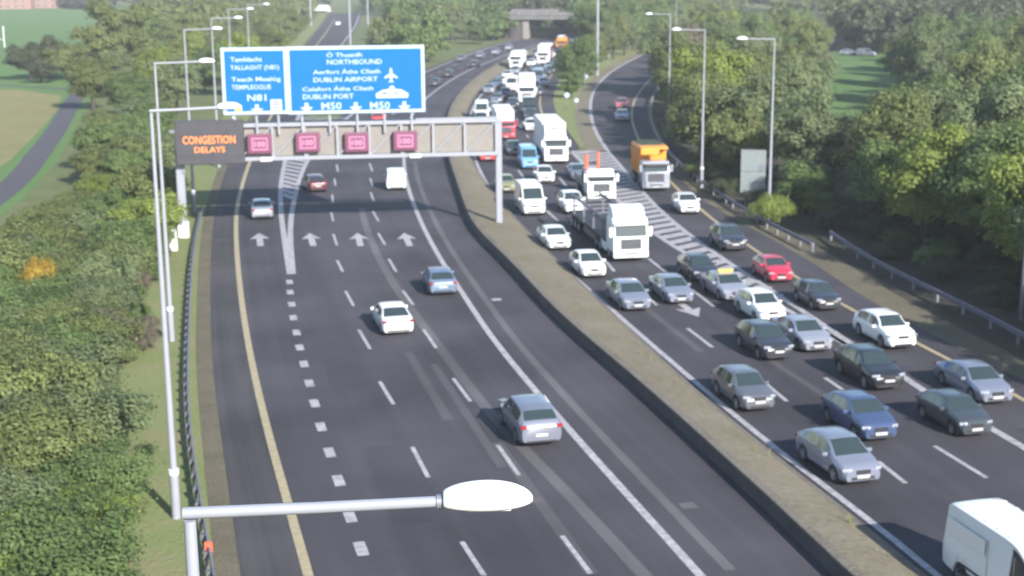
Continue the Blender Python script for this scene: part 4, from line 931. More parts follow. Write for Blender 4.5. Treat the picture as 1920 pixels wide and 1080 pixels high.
# lorries
def wheel_mesh(r, wd):
    bm = bmesh.new(); add_tube(bm, [(0, -wd/2, 0), (0, -wd/2 + .05, 0), (0, wd/2 - .05, 0), (0, wd/2, 0)], [r * .9, r, r, r * .9], 18); return bm_mesh(bm, 'tyre', True, 40)
LW = wheel_mesh(.5, .32); bm = bmesh.new(); add_tube(bm, [(0, .15, 0), (0, .175, 0)], [.3, .24], 12); LRm = bm_mesh(bm, 'rim', True, 40)
def axle(root, x, tw=2.45):
    for sd in (1, -1):
        wv = obj('wheel', LW, M['rubber'], root); wv.location = (x, sd * (tw/2 - .18), .5); wv.rotation_euler.z = 0 if sd > 0 else math.pi
        obj('rim', LRm, M['rim'], wv)
def lorry_cab(root, front, paint_, H=3.0, high=True, lower=None):
    """front: x of the bumper; cab 2.2 m long"""
    f0 = front; W = 2.48
    prism('cab', [(f0, .75), (f0 - .02, 1.75), (f0 - .28, H - .25), (f0 - .5, H), (f0 - 2.2, H), (f0 - 2.2, .75)], -W/2, W/2, paint_, root, .07)
    d = Vector((f0 - .28 - (f0 - .02), 0, (H - .25) - 1.75)); 
    z0, z1 = 1.85, min(H - .42, 2.72); xa = f0 - .02 - .26 * (z0 - 1.75) / (H - 2.0); xb = f0 - .02 - .26 * (z1 - 1.75) / (H - 2.0)
    prism('windscreen', [(xa + .015, z0), (xb + .015, z1), (xb - .03, z1), (xa - .03, z0)], -W/2 + .14, W/2 - .14, M['glass'], root)
    prism('sun_visor', [(xb + .02, z1 + .02), (xb + .26, z1 + .02), (xb + .24, z1 + .12), (xb, z1 + .2)], -W/2 + .1, W/2 - .1, paint_ if high else M['plastic'], root)
    for sd in (1, -1):
        box('side_window', (f0 - .95, sd * (W/2 + .004), 2.2), (.9, .02, .62), M['glass'], root, .005)
        mr = box('wing_mirror', (f0 - .15, sd * (W/2 + .17), 2.15), (.14, .24, .7), paint_, root, .05); 
        box('mirror_arm', (f0 - .2, sd * (W/2 + .03), 2.45), (.06, .2, .05), M['plastic'], root)
        box('headlight', (f0 + .02, sd * .92, .82), (.10, .42, .24), M['headlamp'], root, .04, None, 2, True)
    box('grille', (f0 + .012, 0, 1.32), (.05, 1.45, .72), M['plastic'] if lower is None else M['galv_dark'], root, .03)
    for k in range(4): box('grille_bar', (f0 + .042, 0, 1.06 + k * .17), (.03, 1.4, .05), M['galv'], root, .01)
    box('bumper', (f0 - .12, 0, .58), (.4, W, .42), lower or paint_, root, .08, None, 2, True)
    box('number_plate', (f0 + .09, 0, .5), (.03, .52, .12), M['plate_w'], root)
    box('lower_intake', (f0 + .075, 0, .66), (.03, 1.2, .12), M['plastic'], root)
    if high: prism('roof_fairing', [(f0 - .55, H - .02), (f0 - .9, H + .55), (f0 - 1.25, H + .72), (f0 - 2.1, H + .78), (f0 - 2.15, H - .02)], -W/2 + .12, W/2 - .12, paint_, root, .08)
    box('chassis', (f0 - 2.9, 0, .78), (5.0, .9, .3), M['black'], root)
    axle(root, f0 - 1.45)
def lorry(name, px, py, ref, label, cat, group=QUEUE):
    p, t = heading(px, py, ref, True)
    return empty(name, (p.x, p.y, ZR), math.atan2(t.y, t.x), label, cat, group)
W_ = mat('lorry_white', (0.80, 0.80, 0.78), 0.6, var=0.04, scale=0.8)
# big white tractor unit and its dark transporter trailer
r = lorry('lorry', 1183, 494, B_, 'big white articulated lorry cab with tall roof fairing', 'lorry')
lorry_cab(r, 0, W_, 3.05, True); axle(r, -4.3); axle(r, -5.4)
for sd in (1, -1): box('side_skirt', (-3.1, sd * 1.15, .75), (1.7, .06, .6), W_, r, .02)
box('light_bar', (-.62, 0, 3.16), (.1, 2.0, .1), M['headlamp'], r, .03)
tr = lorry('trailer', 1183, 494, B_, 'dark open transporter trailer behind the big white lorry cab', 'trailer')
box('bed', (-8.9, 0, 1.15), (12, 2.4, .22), M['black'], tr, .02)
for x in (-3.6, -6.6, -9.8, -13.2):
    for sd in (1, -1): box('upright', (x, sd * 1.15, 1.9), (.14, .12, 1.4), M['galv_dark'], tr)
for sd in (1, -1): box('deck_rail', (-8.6, sd * 1.15, 2.62), (11.6, .14, .16), M['galv_dark'], tr); box('side_guard', (-7.6, sd * 1.17, .75), (4.0, .05, .4), M['galv_dark'], tr)
for x in (-4.2, -6.0, -7.8, -9.6, -11.4, -13.2): box('cross_beam', (x, 0, 2.56), (.14, 2.2, .08), M['galv_dark'], tr)
box('headboard', (-2.85, 0, 2.0), (.1, 2.3, 1.6), M['galv_dark'], tr); 
box('toolbox', (-4.1, -1.0, .8), (.9, .35, .5), M['galv'], tr, .03)
axle(tr, -11.4); axle(tr, -12.6); axle(tr, -13.8)
# white box lorry in the third lane
def box_lorry(px, py, ref, label, cab, body, H=3.9, L=8.0, group=QUEUE, cabH=2.75, strip_m=None, roof_m=None):
    r = lorry('lorry', px, py, ref, label, 'lorry', group); lorry_cab(r, 0, cab, cabH, False)
    box('cargo_box', (-2.4 - L/2, 0, (H + 1.05)/2), (L, 2.5, H - 1.05), body, r, .05); axle(r, -L - .6)
    prism('wind_deflector', [(-.7, cabH - .02), (-1.3, H - .1), (-2.2, H - .02), (-2.2, cabH - .02)], -1.1, 1.1, roof_m or cab, r, .06)
    if strip_m: box('livery_panel', (-2.4 - L/2, 1.262, 2.4), (L - .1, .02, 2.4), strip_m, r)
    return r
box_lorry(1043, 309, B_, 'white box lorry at the end of the grass island', W_, W_, 4.1, 9)
box_lorry(988, 196, yell_m, 'pale box lorry with green tinted windscreen in the distant queue', W_, W_, 4.0, 8, FARQ)
box_lorry(949, 264, A_, 'red cab lorry with a white roof box near the gantry leg', PAINT['lorry_red'], W_, 3.7, 8, FARQ, 2.5, None, W_).scale = (.92, .9, .92)
box_lorry(967, 130, A_, 'small white box lorry far along the median lane', W_, W_, 3.4, 6, FARQ)
box_lorry(1018, 122, yell_m, 'white lorry with a dull red side panel', W_, W_, 4.0, 9, FARQ, 2.75, PAINT['pink_red'])
box_lorry(1052, 97, yell_m, 'yellow orange lorry just short of the bridge', PAINT['orange'], PAINT['orange'], 3.3, 6, FARQ)
r = box_lorry(620, 24, gore_l, 'white coach-like lorry crossing the junction at the end of the exit road', W_, W_, 3.4, 7, AWAY); r.rotation_euler.z += R_(80)
# close the gaps of the distant queue, bumper to bumper
qrng = random.Random(31)
def lane_mid(a, b): 
    A, B = resample(cut(a, 175, 400), 120), resample(cut(b, 175, 400), 120); return [p.lerp(q, .5) for p, q in zip(A, B)]
bpy.context.view_layer.update()
taken = [(o.matrix_world.translation.copy(), o.name.split('.')[0], math.cos(o.rotation_euler.z), math.sin(o.rotation_euler.z)) for o in col.objects if o.parent is None and o.get('group') in (FARQ, QUEUE)]
pts_taken = []
for p_, nm_, cx_, sx_ in taken:
    if nm_ == 'lorry': pts_taken += [Vector((p_.x - cx_ * d_, p_.y - sx_ * d_)) for d_ in (0, 3, 6, 9, 11)]
    else: pts_taken.append(Vector((p_.x, p_.y)))
for lane, nm_ in ((lane_mid(whit_m, lineA), 'median lane'), (lane_mid(lineA, lineB), 'middle lane'), (lane_mid(lineB, yell_m), 'yellow line lane')):
    for p_ in resample(lane, 90):
        if all((p_ - t_).length > (5.6 if t_.y < 400 else 5) for t_ in pts_taken):
            t_ = -tangent(lane, p_); kd = qrng.choice(['hatch', 'saloon', 'suv', 'small', 'van', 'hatch']); cl = qrng.choice(['white', 'silver', 'dark', 'grey', 'white', 'mid_grey', 'steel', 'black', 'silver_blue'])
            if kd not in PROTO: continue
            o = copy_tree(PROTO[kd]); o.location = (p_.x, p_.y, ZR); o.rotation_euler = (0, 0, math.atan2(t_.y, t_.x)); o.scale = (1, 1, 1)
            place_ = 'just past the gantry' if p_.y < 215 else 'level with the round island signs' if p_.y < 245 else 'level with the thick mast' if p_.y < 285 else 'halfway to the bridge' if p_.y < 330 else 'short of the bridge' if p_.y < 370 else 'at the bridge mouth'
            tag(o, f"{cl.replace('_', ' ').replace('steel', 'blue grey').replace('mid grey', 'mid grey')} {o.name.split('.')[0].replace('_', ' ')} in the {nm_}, {place_}", 'van' if kd == 'van' else 'car', FARQ)
            for ch in o.children:
                if ch.name.split('.')[0] in ('body', 'wing_mirror'): repaint(ch, PAINT[cl])
            pts_taken.append(p_.copy())
# flatbed with orange machine
r = lorry('flatbed_lorry', 1128, 381, B_, 'white flatbed lorry with a pale light bar behind the transporter', 'lorry'); lorry_cab(r, 0, W_, 2.5, False)
box('light_bar', (-.8, .0, 2.72), (.35, 2.3, .22), M['white_plastic'], r, .05, None, 2, True); box('flat_bed', (-5.2, 0, 1.1), (5.8, 2.4, .2), M['galv_dark'], r); axle(r, -6.2)
for sd in (1, -1): box('drop_side', (-5.2, sd * 1.18, 1.4), (5.8, .06, .42), M['galv_dark'], r)
p, t = heading(1128, 381, B_, True); c = p.xy - t * 5.6
mc = empty('loader_machine', (c.x, c.y, ZR + 1.2), math.atan2(t.y, t.x), 'orange red machine carried on the bed of the flatbed lorry', 'machine')
box('body', (0, 0, .75), (1.9, 1.3, .7), PAINT['pink_red'], mc, .08); box('mast_arm', (.3, .55, 1.75), (.28, .22, 1.7), M['red_reflect'], mc, .04); box('mast_arm', (.3, -.5, 1.6), (.28, .3, 1.5), M['red_reflect'], mc, .04); box('roof_plate', (-.2, 0, 1.55), (.9, .9, .08), M['black'], mc)
for x in (.55, -.55):
    for sd in (1, -1): wv = obj('wheel', LW, M['rubber'], mc); wv.location = (x, sd * .62, .40); wv.scale = (.8, .7, .8)
# orange tipper
r = lorry('tipper_truck', 1230, 361, YR, 'orange bodied tipper truck with a grey cab by the curved guardrail', 'lorry', SLIPV); lorry_cab(r, 0, PAINT['truck_grey'], 2.75, False)
prism('tipper_body', [(-2.35, 1.3), (-2.35, 3.55), (-1.2, 3.75), (-1.2, 3.9), (-2.5, 3.95), (-8.0, 3.7), (-8.3, 1.3)], -1.25, 1.25, M['orange'], r, .05)
for x in np.linspace(-3.0, -7.6, 6):
    for sd in (1, -1): box('body_rib', (x, sd * 1.275, 2.45), (.14, .07, 2.2), M['orange'], r)
prism('body_lip', [(-1.2, 3.3), (-1.05, 3.3), (-1.05, 3.92), (-1.2, 3.92)], -1.25, .4, M['orange'], r)
box('grab_step', (-2.3, 1.28, 1.5), (.3, .1, 1.0), M['orange'], r); axle(r, -3.2); axle(r, -6.2); axle(r, -7.4)
box('load_sheet', (-5, 0, 3.86), (4.5, 2.2, .16), LEAF['dark'], r, .05)

# ------------------------------------------------------------------ trees, bushes
def leaf_cloud(name, seed, R, H, z0, nclump, nleaf, ls, flat_=1.0):
    """crown of small leaf faces gathered in clumps; R radius, H height of the crown, z0 its underside"""
    rg = np.random.RandomState(seed)
    d = rg.normal(size=(nclump, 3)); d /= np.linalg.norm(d, axis=1)[:, None]; d[:, 2] = d[:, 2] * .85 + .12
    rad = rg.uniform(.45, .98, nclump) ** .7
    lump = rg.uniform(.7, 1.3, nclump)
    cc = d * rad[:, None] * np.array([R, R, H / 2]) * lump[:, None] * .82 + np.array([0, 0, z0 + H / 2])
    cr = rg.uniform(.17, .33, nclump) * R
    wgt = cr ** 2; idx = rg.choice(nclump, nleaf, p=wgt / wgt.sum())
    u = rg.normal(size=(nleaf, 3)); u /= np.linalg.norm(u, axis=1)[:, None]; u[:, 2] = np.where(u[:, 2] < -.3, -u[:, 2], u[:, 2])
    pos = cc[idx] + u * (cr[idx] * np.where(rg.rand(nleaf) < .16, rg.uniform(1.0, 1.55, nleaf), rg.uniform(.55, 1.12, nleaf)))[:, None] * np.array([1, 1, flat_])
    out = pos - np.array([0, 0, z0 + H * .4]); out /= np.linalg.norm(out, axis=1)[:, None] + 1e-6
    nr = u * .95 + out * .3 + rg.normal(size=(nleaf, 3)) * .36 + np.array([0, 0, .1]); nr /= np.linalg.norm(nr, axis=1)[:, None]
    a = np.cross(nr, rg.normal(size=(nleaf, 3))); a /= np.linalg.norm(a, axis=1)[:, None] + 1e-6; b = np.cross(nr, a)
    s = ls * rg.uniform(.6, 1.35, nleaf)[:, None]
    keep = pos[:, 2] > .04; pos, a, b, s = pos[keep], a[keep], b[keep], s[keep]; n = len(pos)
    q = np.stack([pos - a * s * .5 - b * s * .15, pos + b * s * .42 - a * s * .05, pos + a * s * .55 + b * s * .1, pos - b * s * .42 + a * s * .08], 1).reshape(-1, 3)
    me = bpy.data.meshes.new(name); me.vertices.add(4 * n); me.vertices.foreach_set('co', q.ravel())
    me.loops.add(4 * n); me.loops.foreach_set('vertex_index', np.arange(4 * n, dtype=np.int32)); me.polygons.add(n)
    me.polygons.foreach_set('loop_start', np.arange(0, 4 * n, 4, dtype=np.int32)); me.update(calc_edges=True); me.validate()
    return me, cc
def trunk_mesh(name, seed, h, r, cc, nlimb=6):
    rg = random.Random(seed); bm = bmesh.new()
    pts = [(0, 0, -.1)]; 
    for k in range(1, 5): pts.append((rg.uniform(-.06, .06) * k * r * 4, rg.uniform(-.06, .06) * k * r * 4, h * k / 4))
    add_tube(bm, pts, [r * 1.25, r, r * .8, r * .6, r * .3], 8)
    for c in list(cc)[:nlimb]:
        z = rg.uniform(.35, .8) * h; st = Vector((0, 0, z)); en = Vector(c); add_tube(bm, [st, st.lerp(en, .5) + Vector((0, 0, .15 * h)), en], [r * .45, r * .3, r * .1], 6)
    return bm_mesh(bm, name, True, 60)
# prototypes: (radius, height, underside, clumps, leaves, leaf size)
KIND = {'bush': [], 'tall_bush': [], 'tree': [], 'far_tree': []}
def proto_plant(cls, name, seed, R, H, z0, nc, nl, ls, tr):
    me, cc = leaf_cloud('crown', seed, R, H, z0, nc, nl, ls)
    KIND[cls].append((name, me, trunk_mesh('trunk', seed, z0 + H * .6, tr, cc, 7)))
for i in range(4): proto_plant('bush', 'bush', 10 + i, 2.0, 2.7, 0.0, 44, 16000, .10, .07)
for i in range(3): proto_plant('tall_bush', 'bush', 30 + i, 2.0, 4.6, 0.0, 52, 13000, .155, .09)
for i in range(5): proto_plant('tree', 'tree', 50 + i, 3.2, 7.6, .25, 60, 16000, .215, .20)
for i in range(4): proto_plant('far_tree', 'tree', 70 + i, 4.0, 8.6, .0, 44, 3200, .60, .25)
prng = random.Random(5)
def plant(cls, x, y, sc, leaf, label, cat, group, zs=1.0, z=0.0):
    nm, cm, tm = prng.choice(KIND[cls]); nm = cat
    r = empty(nm, (x, y, z), prng.uniform(0, 6.28), label, cat, group); r.scale = (sc * prng.uniform(.9, 1.12), sc * prng.uniform(.9, 1.12), sc * zs)
    c = obj('crown', cm, LEAF[leaf], r); repaint(c, LEAF[leaf])
    obj('trunk', tm, M['bark'], r)
    return r
def inside(pt, poly):
    x, y = pt; c = False; j = len(poly) - 1
    for i in range(len(poly)):
        if (poly[i][1] > y) != (poly[j][1] > y) and x < (poly[j][0] - poly[i][0]) * (y - poly[i][1]) / (poly[j][1] - poly[i][1]) + poly[i][0]: c = not c
        j = i
    return c
def scatter(pxpoly, spacing, jitter, fn, maxn=400, seed=1):
    poly = [tuple(G(*p)[:2]) for p in pxpoly]; rg = random.Random(seed)
    x0, x1 = min(p[0] for p in poly), max(p[0] for p in poly); y0, y1 = min(p[1] for p in poly), max(p[1] for p in poly); pts = []
    tries = 0
    while tries < 9000 and len(pts) < maxn:
        tries += 1; q = (rg.uniform(x0, x1), rg.uniform(y0, y1))
        if inside(q, poly) and all((q[0]-p[0])**2 + (q[1]-p[1])**2 > spacing ** 2 for p in pts): pts.append(q)
    for q in pts: fn(q, rg)
TONE = {'olive': 'olive green', 'green': 'mid green', 'dark': 'dark green', 'lime': 'bright lime green', 'grey': 'grey green', 'brown': 'brown twiggy', 'gold': 'golden yellow'}
def lateral(q, ref):
    v = Vector((q[0], q[1])); k = min(range(len(ref)), key=lambda n: (ref[n] - v).length_squared); return (ref[k] - v).length
def size_word(sc, zs): return 'low' if sc * zs < .62 else 'tall' if sc * zs > .98 else 'rounded'
def where_left(q):
    y = q[1]; d = lateral(q, asph_l)
    row = 'beside the grass verge' if d < 8.5 else 'mid bank' if d < 14 else 'on the outer bank'
    z = ('level with the near lantern' if y < 52 else 'near the grass shadow lamp' if y < 60 else 'past the grass shadow lamp' if y < 70 else 'halfway along the guardrail' if y < 80 else
         'by the second verge lamp' if y < 92 else 'where the guardrail begins' if y < 104 else 'across from the gantry foot' if y < 118 else 'behind the dark message sign' if y < 140 else 'along the footpath bend')
    return f'{row} {z}'
def where_slope(q):
    y = q[1]; d = lateral(q, asph_l); row = 'front row' if d < 8 else 'second row' if d < 16 else 'back row'
    z = 'behind the dark message sign' if y < 175 else 'below the first distant lamp' if y < 215 else 'opposite the blue exit panel' if y < 260 else 'along the exit road' if y < 340 else 'at the far end of the exit road'
    return f'{row} {z}'
def where_right(q):
    y = q[1]; d = lateral(q, asph_r); row = 'front row' if d < 7 else 'second row' if d < 14 else 'third row' if d < 22 else 'back row'
    z = ('past the ramped guardrail corner' if y < 68 else 'behind the ramped guardrail' if y < 88 else 'behind the ramped guardrail end' if y < 105 else 'near the tall sign back' if y < 122 else 'behind the curved guardrail' if y < 150 else
         'behind the orange tipper truck' if y < 185 else 'inside the slip road bend' if y < 230 else 'beyond the slip road bend' if y < 300 else 'far up the slip road')
    return f'in the {row} {z}'
def where_isl(q):
    y = q[1]; a = lateral(q, slip_l); b = lateral(q, asph_m)
    side = 'slip road side' if a < 7 and a < b else 'queue side' if b < 8 else 'inner part'
    z = ('near tip' if y < 215 else 'mast end' if y < 250 else 'middle' if y < 300 else 'far middle' if y < 345 else 'bridge end' if y < 400 else 'farthest end')
    return f'on the wooded island, {side}, {z}'
def where_tri(q):
    y = q[1]; d = lateral(q, gore_r); row = 'front row' if d < 10 else 'second row' if d < 22 else 'back row'
    return f'in the {row} above the blue signs' if y < 330 else f'in the {row} beside the far bend'
def shrub(q, rg, cls, sc, leaf, zs=1.0, what='bush', wherefn=where_left, big='', grp=None):
    w_ = wherefn(q); lb = f'{size_word(sc, zs)} {TONE[leaf]} {what} {w_}'
    plant(cls, q[0], q[1], sc, leaf, lb, 'bush' if what in ('bush', 'shrub') else 'tree', lb, zs)
def near_bush(q, rg):
    leaf = rg.choice(['green', 'green', 'olive', 'olive', 'grey', 'green', 'lime' if q[1] < 52 else 'olive'])
    k = rg.uniform(1.15, 1.75); shrub(q, rg, 'bush', k, leaf, rg.uniform(.6, .95))
scatter([(-260, 1180), (-260, 680), (20, 570), (150, 470), (255, 520), (215, 600), (165, 700), (150, 800), (180, 900), (195, 980), (190, 1180)], 2.9, 0, near_bush, 130, 3)
def mid_bush(q, rg):
    leaf = rg.choice(['green', 'olive', 'olive', 'grey', 'lime', 'green'])
    shrub(q, rg, 'bush' if rg.random() < .45 else 'tall_bush', rg.uniform(1.05, 1.4), leaf, rg.uniform(.55, .85))
scatter([(-300, 560), (-120, 620), (40, 545), (112, 462), (152, 392), (188, 318), (208, 258), (300, 215), (305, 330), (295, 420), (285, 480), (255, 520), (150, 470), (20, 500)], 3.0, 0, mid_bush, 120, 4)
def verge_bush(q, rg): shrub(q, rg, 'bush', rg.uniform(.35, .6), rg.choice(['green', 'olive', 'brown']), .9, 'shrub')
scatter([(240, 520), (285, 500), (280, 640), (255, 700), (215, 700), (225, 600)], 1.6, 0, verge_bush, 14, 6)
# singular plants
def one(cls, px, py, sc, leaf, label, cat='bush', zs=1.0): 
    p = G(px, py); return plant(cls, p.x, p.y, sc, leaf, label, cat, None, zs)
one('tree', 1512, 402, .82, 'green', 'round green tree beside the lamp with the white base', 'tree', .72)
one('bush', 84, 600, .62, 'gold', 'golden yellow shrub alone among the green bushes', zs=2.1)
one('bush', 212, 670, .85, 'brown', 'brown bare looking shrub in a gap of the bank bushes', zs=1.1)
one('bush', 40, 500, 1.0, 'brown', 'pale brown twiggy thicket below the footpath', zs=.8)
one('bush', 130, 1120, .9, 'lime', 'bright lime bush closest to the near lamp pole', zs=1.0); one('bush', 20, 1130, 1.0, 'lime', 'bright yellow green bush in the nearest corner of the bank')
# trees between footpath and exit road
def bank_tree(q, rg):
    leaf = rg.choice(['olive', 'olive', 'green', 'grey', 'lime', 'olive'])
    shrub(q, rg, 'tall_bush' if rg.random() < .5 else 'tree', rg.uniform(1.05, 1.4), leaf, rg.uniform(.75, 1.0), 'tree', where_slope)
scatter([(300, 230), (170, 232), (178, 185), (215, 150), (300, 105), (400, 72), (470, 60), (560, 40), (590, 28), (560, 70), (520, 110), (480, 160), (420, 220), (390, 270), (330, 300)], 6.2, 0, bank_tree, 60, 8)
for px, py, sc, leaf, zs, lb in [(58, 150, 2.1, 'dark', .75, 'dark rounded tree at the outer end of the field hedge'), (92, 146, 2.3, 'dark', .8, 'tallest dark tree in the middle of the field hedge'), (122, 150, 2.1, 'olive', .7, 'broad olive tree inside the field hedge'), (150, 148, 2.0, 'dark', .68, 'low dark tree at the inner end of the field hedge'),
    (188, 146, 2.4, 'olive', .9, 'olive tree between playing field and footpath, next to the hedge'), (215, 140, 2.8, 'olive', 1.15, 'tallest olive tree between playing field and footpath'), (250, 134, 2.7, 'olive', 1.1, 'tall olive tree leaning towards the lamps beside the tallest one'), (232, 168, 2.0, 'grey', .7, 'grey green tree at the foot of the tall olive trees'), (78, 156, 1.6, 'dark', .55, 'low dark thicket in front of the field hedge'), (178, 160, 1.7, 'olive', .6, 'low olive thicket by the cross path'), (276, 120, 2.4, 'green', .95, 'green tree behind the tall leaning olive tree')]:
    one('tall_bush', px, py, sc, leaf, lb, 'tree', zs)
# island between carriageway and slip road
def isl(q, rg):
    leaf = rg.choice(['green', 'olive', 'green', 'grey'])
    shrub(q, rg, 'tree' if q[1] > 230 else 'tall_bush', rg.uniform(1.15, 1.6) if q[1] > 230 else rg.uniform(.7, .95), leaf, rg.uniform(.8, 1.1), 'tree', where_isl)
scatter([(1056, 182), (1078, 186), (1092, 165), (1122, 138), (1172, 108), (1235, 82), (1305, 58), (1300, 46), (1180, 52), (1125, 88), (1106, 105), (1092, 122), (1078, 150)], 5.0, 0, isl, 45, 9)
for px, py, sc, leaf, lb in [(1072, 184, .75, 'green', 'green tree at the very tip of the island beside the round signs'), (1092, 160, .95, 'olive', 'olive tree just behind the island tip'), (1098, 138, 1.2, 'green', 'large green tree on the island overlooking the queue'), (1118, 128, 1.1, 'green', 'green tree at the foot of the thick mast'), (1150, 112, 1.2, 'olive', 'olive tree beside the thick mast, slip road side'), (1186, 94, 1.3, 'green', 'green tree above the slip road beyond the mast'), (1222, 80, 1.3, 'olive', 'olive tree above the slip road, farther from the mast')]:
    one('tall_bush' if py > 120 else 'tree', px, py, sc * 1.15, leaf, lb, 'tree')
# triangle between exit road and main road
def tri(q, rg):
    shrub(q, rg, 'far_tree', rg.uniform(1.0, 1.3), rg.choice(['green', 'olive', 'grey', 'green']), rg.uniform(.9, 1.2), 'tree', where_tri)
scatter([(712, 118), (740, 62), (735, 36), (950, 36), (945, 66), (900, 82), (850, 102), (790, 127), (735, 152)], 7.2, 0, tri, 40, 10)
# slip road woodland
rw = where_right
def wood(q, rg):
    leaf = rg.choice(['olive', 'green', 'grey', 'olive', 'lime', 'grey', 'brown'])
    shrub(q, rg, 'tree', rg.uniform(.95, 1.45), leaf, rg.uniform(.75, 1.1), 'tree', rw)
scatter([(1290, 345), (1245, 240), (1238, 200), (1265, 150), (1330, 112), (1400, 88), (1535, 98), (1515, 200), (1525, 310), (1545, 390), (1500, 372), (1470, 345), (1400, 345)], 5.6, 0, wood, 70, 12)
def wood2(q, rg):
    shrub(q, rg, 'tree', rg.uniform(1.0, 1.4), rg.choice(['olive', 'green', 'grey', 'lime', 'olive']), rg.uniform(.8, 1.1), 'tree', where_right)
scatter([(1625, 372), (1740, 352), (2150, 380), (2300, 560), (2050, 600), (1850, 545), (1700, 460), (1620, 400)], 5.0, 0, wood2, 50, 13)
def shade(q, rg): shrub(q, rg, 'tree', rg.uniform(.9, 1.2), rg.choice(['green', 'olive']), 1.0, 'tree', where_right)
scatter([(2120, 640), (2400, 640), (2900, 1000), (2650, 1050), (2250, 780)], 5.0, 0, shade, 12, 14)  # unseen trees outside the view, added to shade the bank
for px, py, sc, leaf, zs, lb in [(1450, 425, .9, 'lime', 1.0, 'yellow green bush at the foot of the lamp with the white base'), (1525, 405, .7, 'lime', .9, 'small yellow green bush at the sunny gap in the trees'), (1560, 410, .6, 'lime', .8, 'smallest lime bush in the tree gap')]:
    one('bush', px, py, sc, leaf, lb, 'bush', zs)
def lawn_edge(q, rg): shrub(q, rg, 'tree', rg.uniform(1.1, 1.45), rg.choice(['olive', 'green', 'grey', 'green']), rg.uniform(.9, 1.15), 'tree', lambda p: 'closing the sunlit lawn, ' + ('near side' if p[1] < 190 else 'middle' if p[1] < 240 else 'far side'))
scatter([(1700, 205), (1800, 240), (2000, 270), (2000, 120), (1760, 112), (1690, 130)], 6.5, 0, lawn_edge, 40, 21)
one('far_tree', 936, 75, 1.15, 'green', 'rounded green tree covering the far bridge wall', 'tree', .8); one('far_tree', 952, 69, 1.0, 'olive', 'olive tree beside the far bridge pier', 'tree', .75)
for px, py, lb in [(903, 83, 'tree on the outside of the far bend before the bridge'), (924, 77, 'tree hiding the far bridge wall, next to the bend'), (941, 71, 'tree touching the far bridge wall')]: one('far_tree', px, py, .85, 'green', 'green ' + lb, 'tree', .85)
def under(q, rg): shrub(q, rg, 'bush', rg.uniform(.6, .9), rg.choice(['dark', 'green', 'dark']), .7, 'shrub', where_right)
scatter([(1290, 335), (1400, 392), (1560, 440), (1760, 540), (2000, 630), (2050, 560), (1700, 430), (1500, 380), (1330, 290)], 3.4, 0, under, 40, 15)
# far-off woods that read as one mass each
MASS = [leaf_cloud('mass', 90 + k, 4.2, 8.5, .3, 30, 1100, 1.0)[0] for k in range(4)]
MV = []
for me in MASS:
    b_ = np.zeros(len(me.vertices) * 3); me.vertices.foreach_get('co', b_); MV.append(b_.reshape(-1, 3))
def wood_mass(name, pts, leaf, label, seed):
    rg = np.random.RandomState(seed); allv = []
    for x, y in pts:
        s_ = rg.uniform(.85, 1.3); allv.append(MV[rg.randint(4)] * np.array([s_ * 1.1, s_ * 1.1, s_ * rg.uniform(.85, 1.15)]) + np.array([x, y, 0]))
    q = np.concatenate(allv); n = len(q) // 4
    me = bpy.data.meshes.new(name); me.vertices.add(len(q)); me.vertices.foreach_set('co', q.ravel()); me.loops.add(len(q)); me.loops.foreach_set('vertex_index', np.arange(len(q), dtype=np.int32))
    me.polygons.add(n); me.polygons.foreach_set('loop_start', np.arange(0, 4 * n, 4, dtype=np.int32)); me.update(calc_edges=True)
    return tag(obj(name, me, LEAF[leaf]), label, 'wood', kind='stuff')
def mass_px(name, poly, spacing, leaf, label, seed, maxn=200):
    pts = []; scatter(poly, spacing, 0, lambda q, rg: pts.append(q), maxn, seed); wood_mass(name, pts, leaf, label, seed)
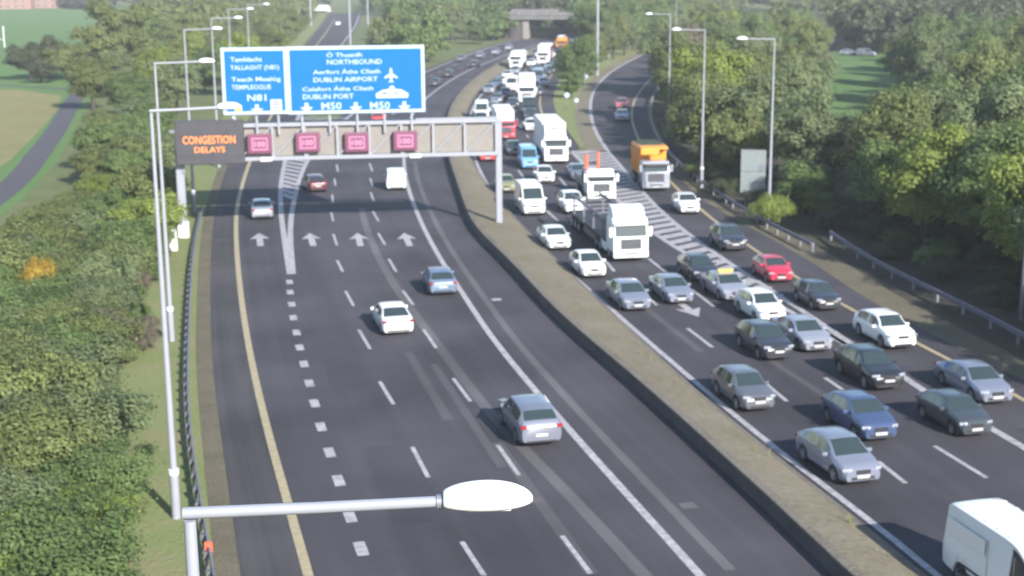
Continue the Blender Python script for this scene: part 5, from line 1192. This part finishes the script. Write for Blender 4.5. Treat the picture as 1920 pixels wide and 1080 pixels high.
mass_px('far_wood', [(1112, 84), (1200, 68), (1320, 42), (1430, 22), (1560, 40), (1560, 84), (1420, 66), (1330, 92), (1290, 108), (1300, 120), (1400, 78), (1590, 92), (1590, 60), (2000, 60), (2000, 20), (1200, 12), (1110, 22)], 8.0, 'olive', 'far-off wood behind the slip road trees', 16)
mass_px('far_wood', [(1590, 98), (1680, 104), (1900, 92), (1900, 66), (1590, 68)], 6.0, 'dark', 'dark far-off wood at the edge of the sunlit lawn', 26)
mass_px('far_wood', [(690, 26), (725, 36), (885, 40), (930, 62), (962, 70), (955, 40), (1100, 24), (1110, 6), (690, 6)], 8.0, 'green', 'far-off wood behind and beside the bridge', 17)
mass_px('far_wood', [(1072, 66), (1112, 84), (1140, 62), (1120, 30), (1100, 30), (1085, 40)], 5.0, 'green', 'far-off trees hiding the near end of the bridge', 27)
mass_px('far_wood', [(280, 60), (330, 12), (420, 12), (560, 26), (586, 22), (575, 40), (520, 52), (430, 74), (330, 105), (285, 95)], 7.0, 'olive', 'far-off wood along the exit road', 18)
mass_px('far_wood', [(118, 16), (172, 18), (172, 8), (118, 8)], 6, 'dark', 'dark far hedge at the end of the playing field', 19)
mass_px('far_wood', [(262, 22), (330, 26), (330, 12), (262, 10)], 6, 'dark', 'dark far hedge beside the tall olive trees', 20)
rgf = np.random.RandomState(3)
wood_mass('far_wood', [(rgf.uniform(-8, 48), rgf.uniform(446, 500)) for k in range(34)], 'dark', 'dark wood seen through the opening under the bridge', 8)
wood_mass('distant_wood', [(rgf.uniform(-420, 520), rgf.uniform(760, 1050)) for k in range(150)], 'green', 'distant wood along the skyline beyond the bridge', 5)
# lawn edge beyond the trees
p = G(1615, 106); put('small_van', 'mid_grey', 1640, 106, lineA, True, 'grey van parked in the shade beyond the sunlit lawn', 'van', 'vehicles beyond the lawn', dyaw=1.2)
put('hatch', 'silver', 1606, 104, lineA, True, 'pale car parked at the lawn edge beside a grey van', 'car', 'vehicles beyond the lawn', dyaw=1.3)
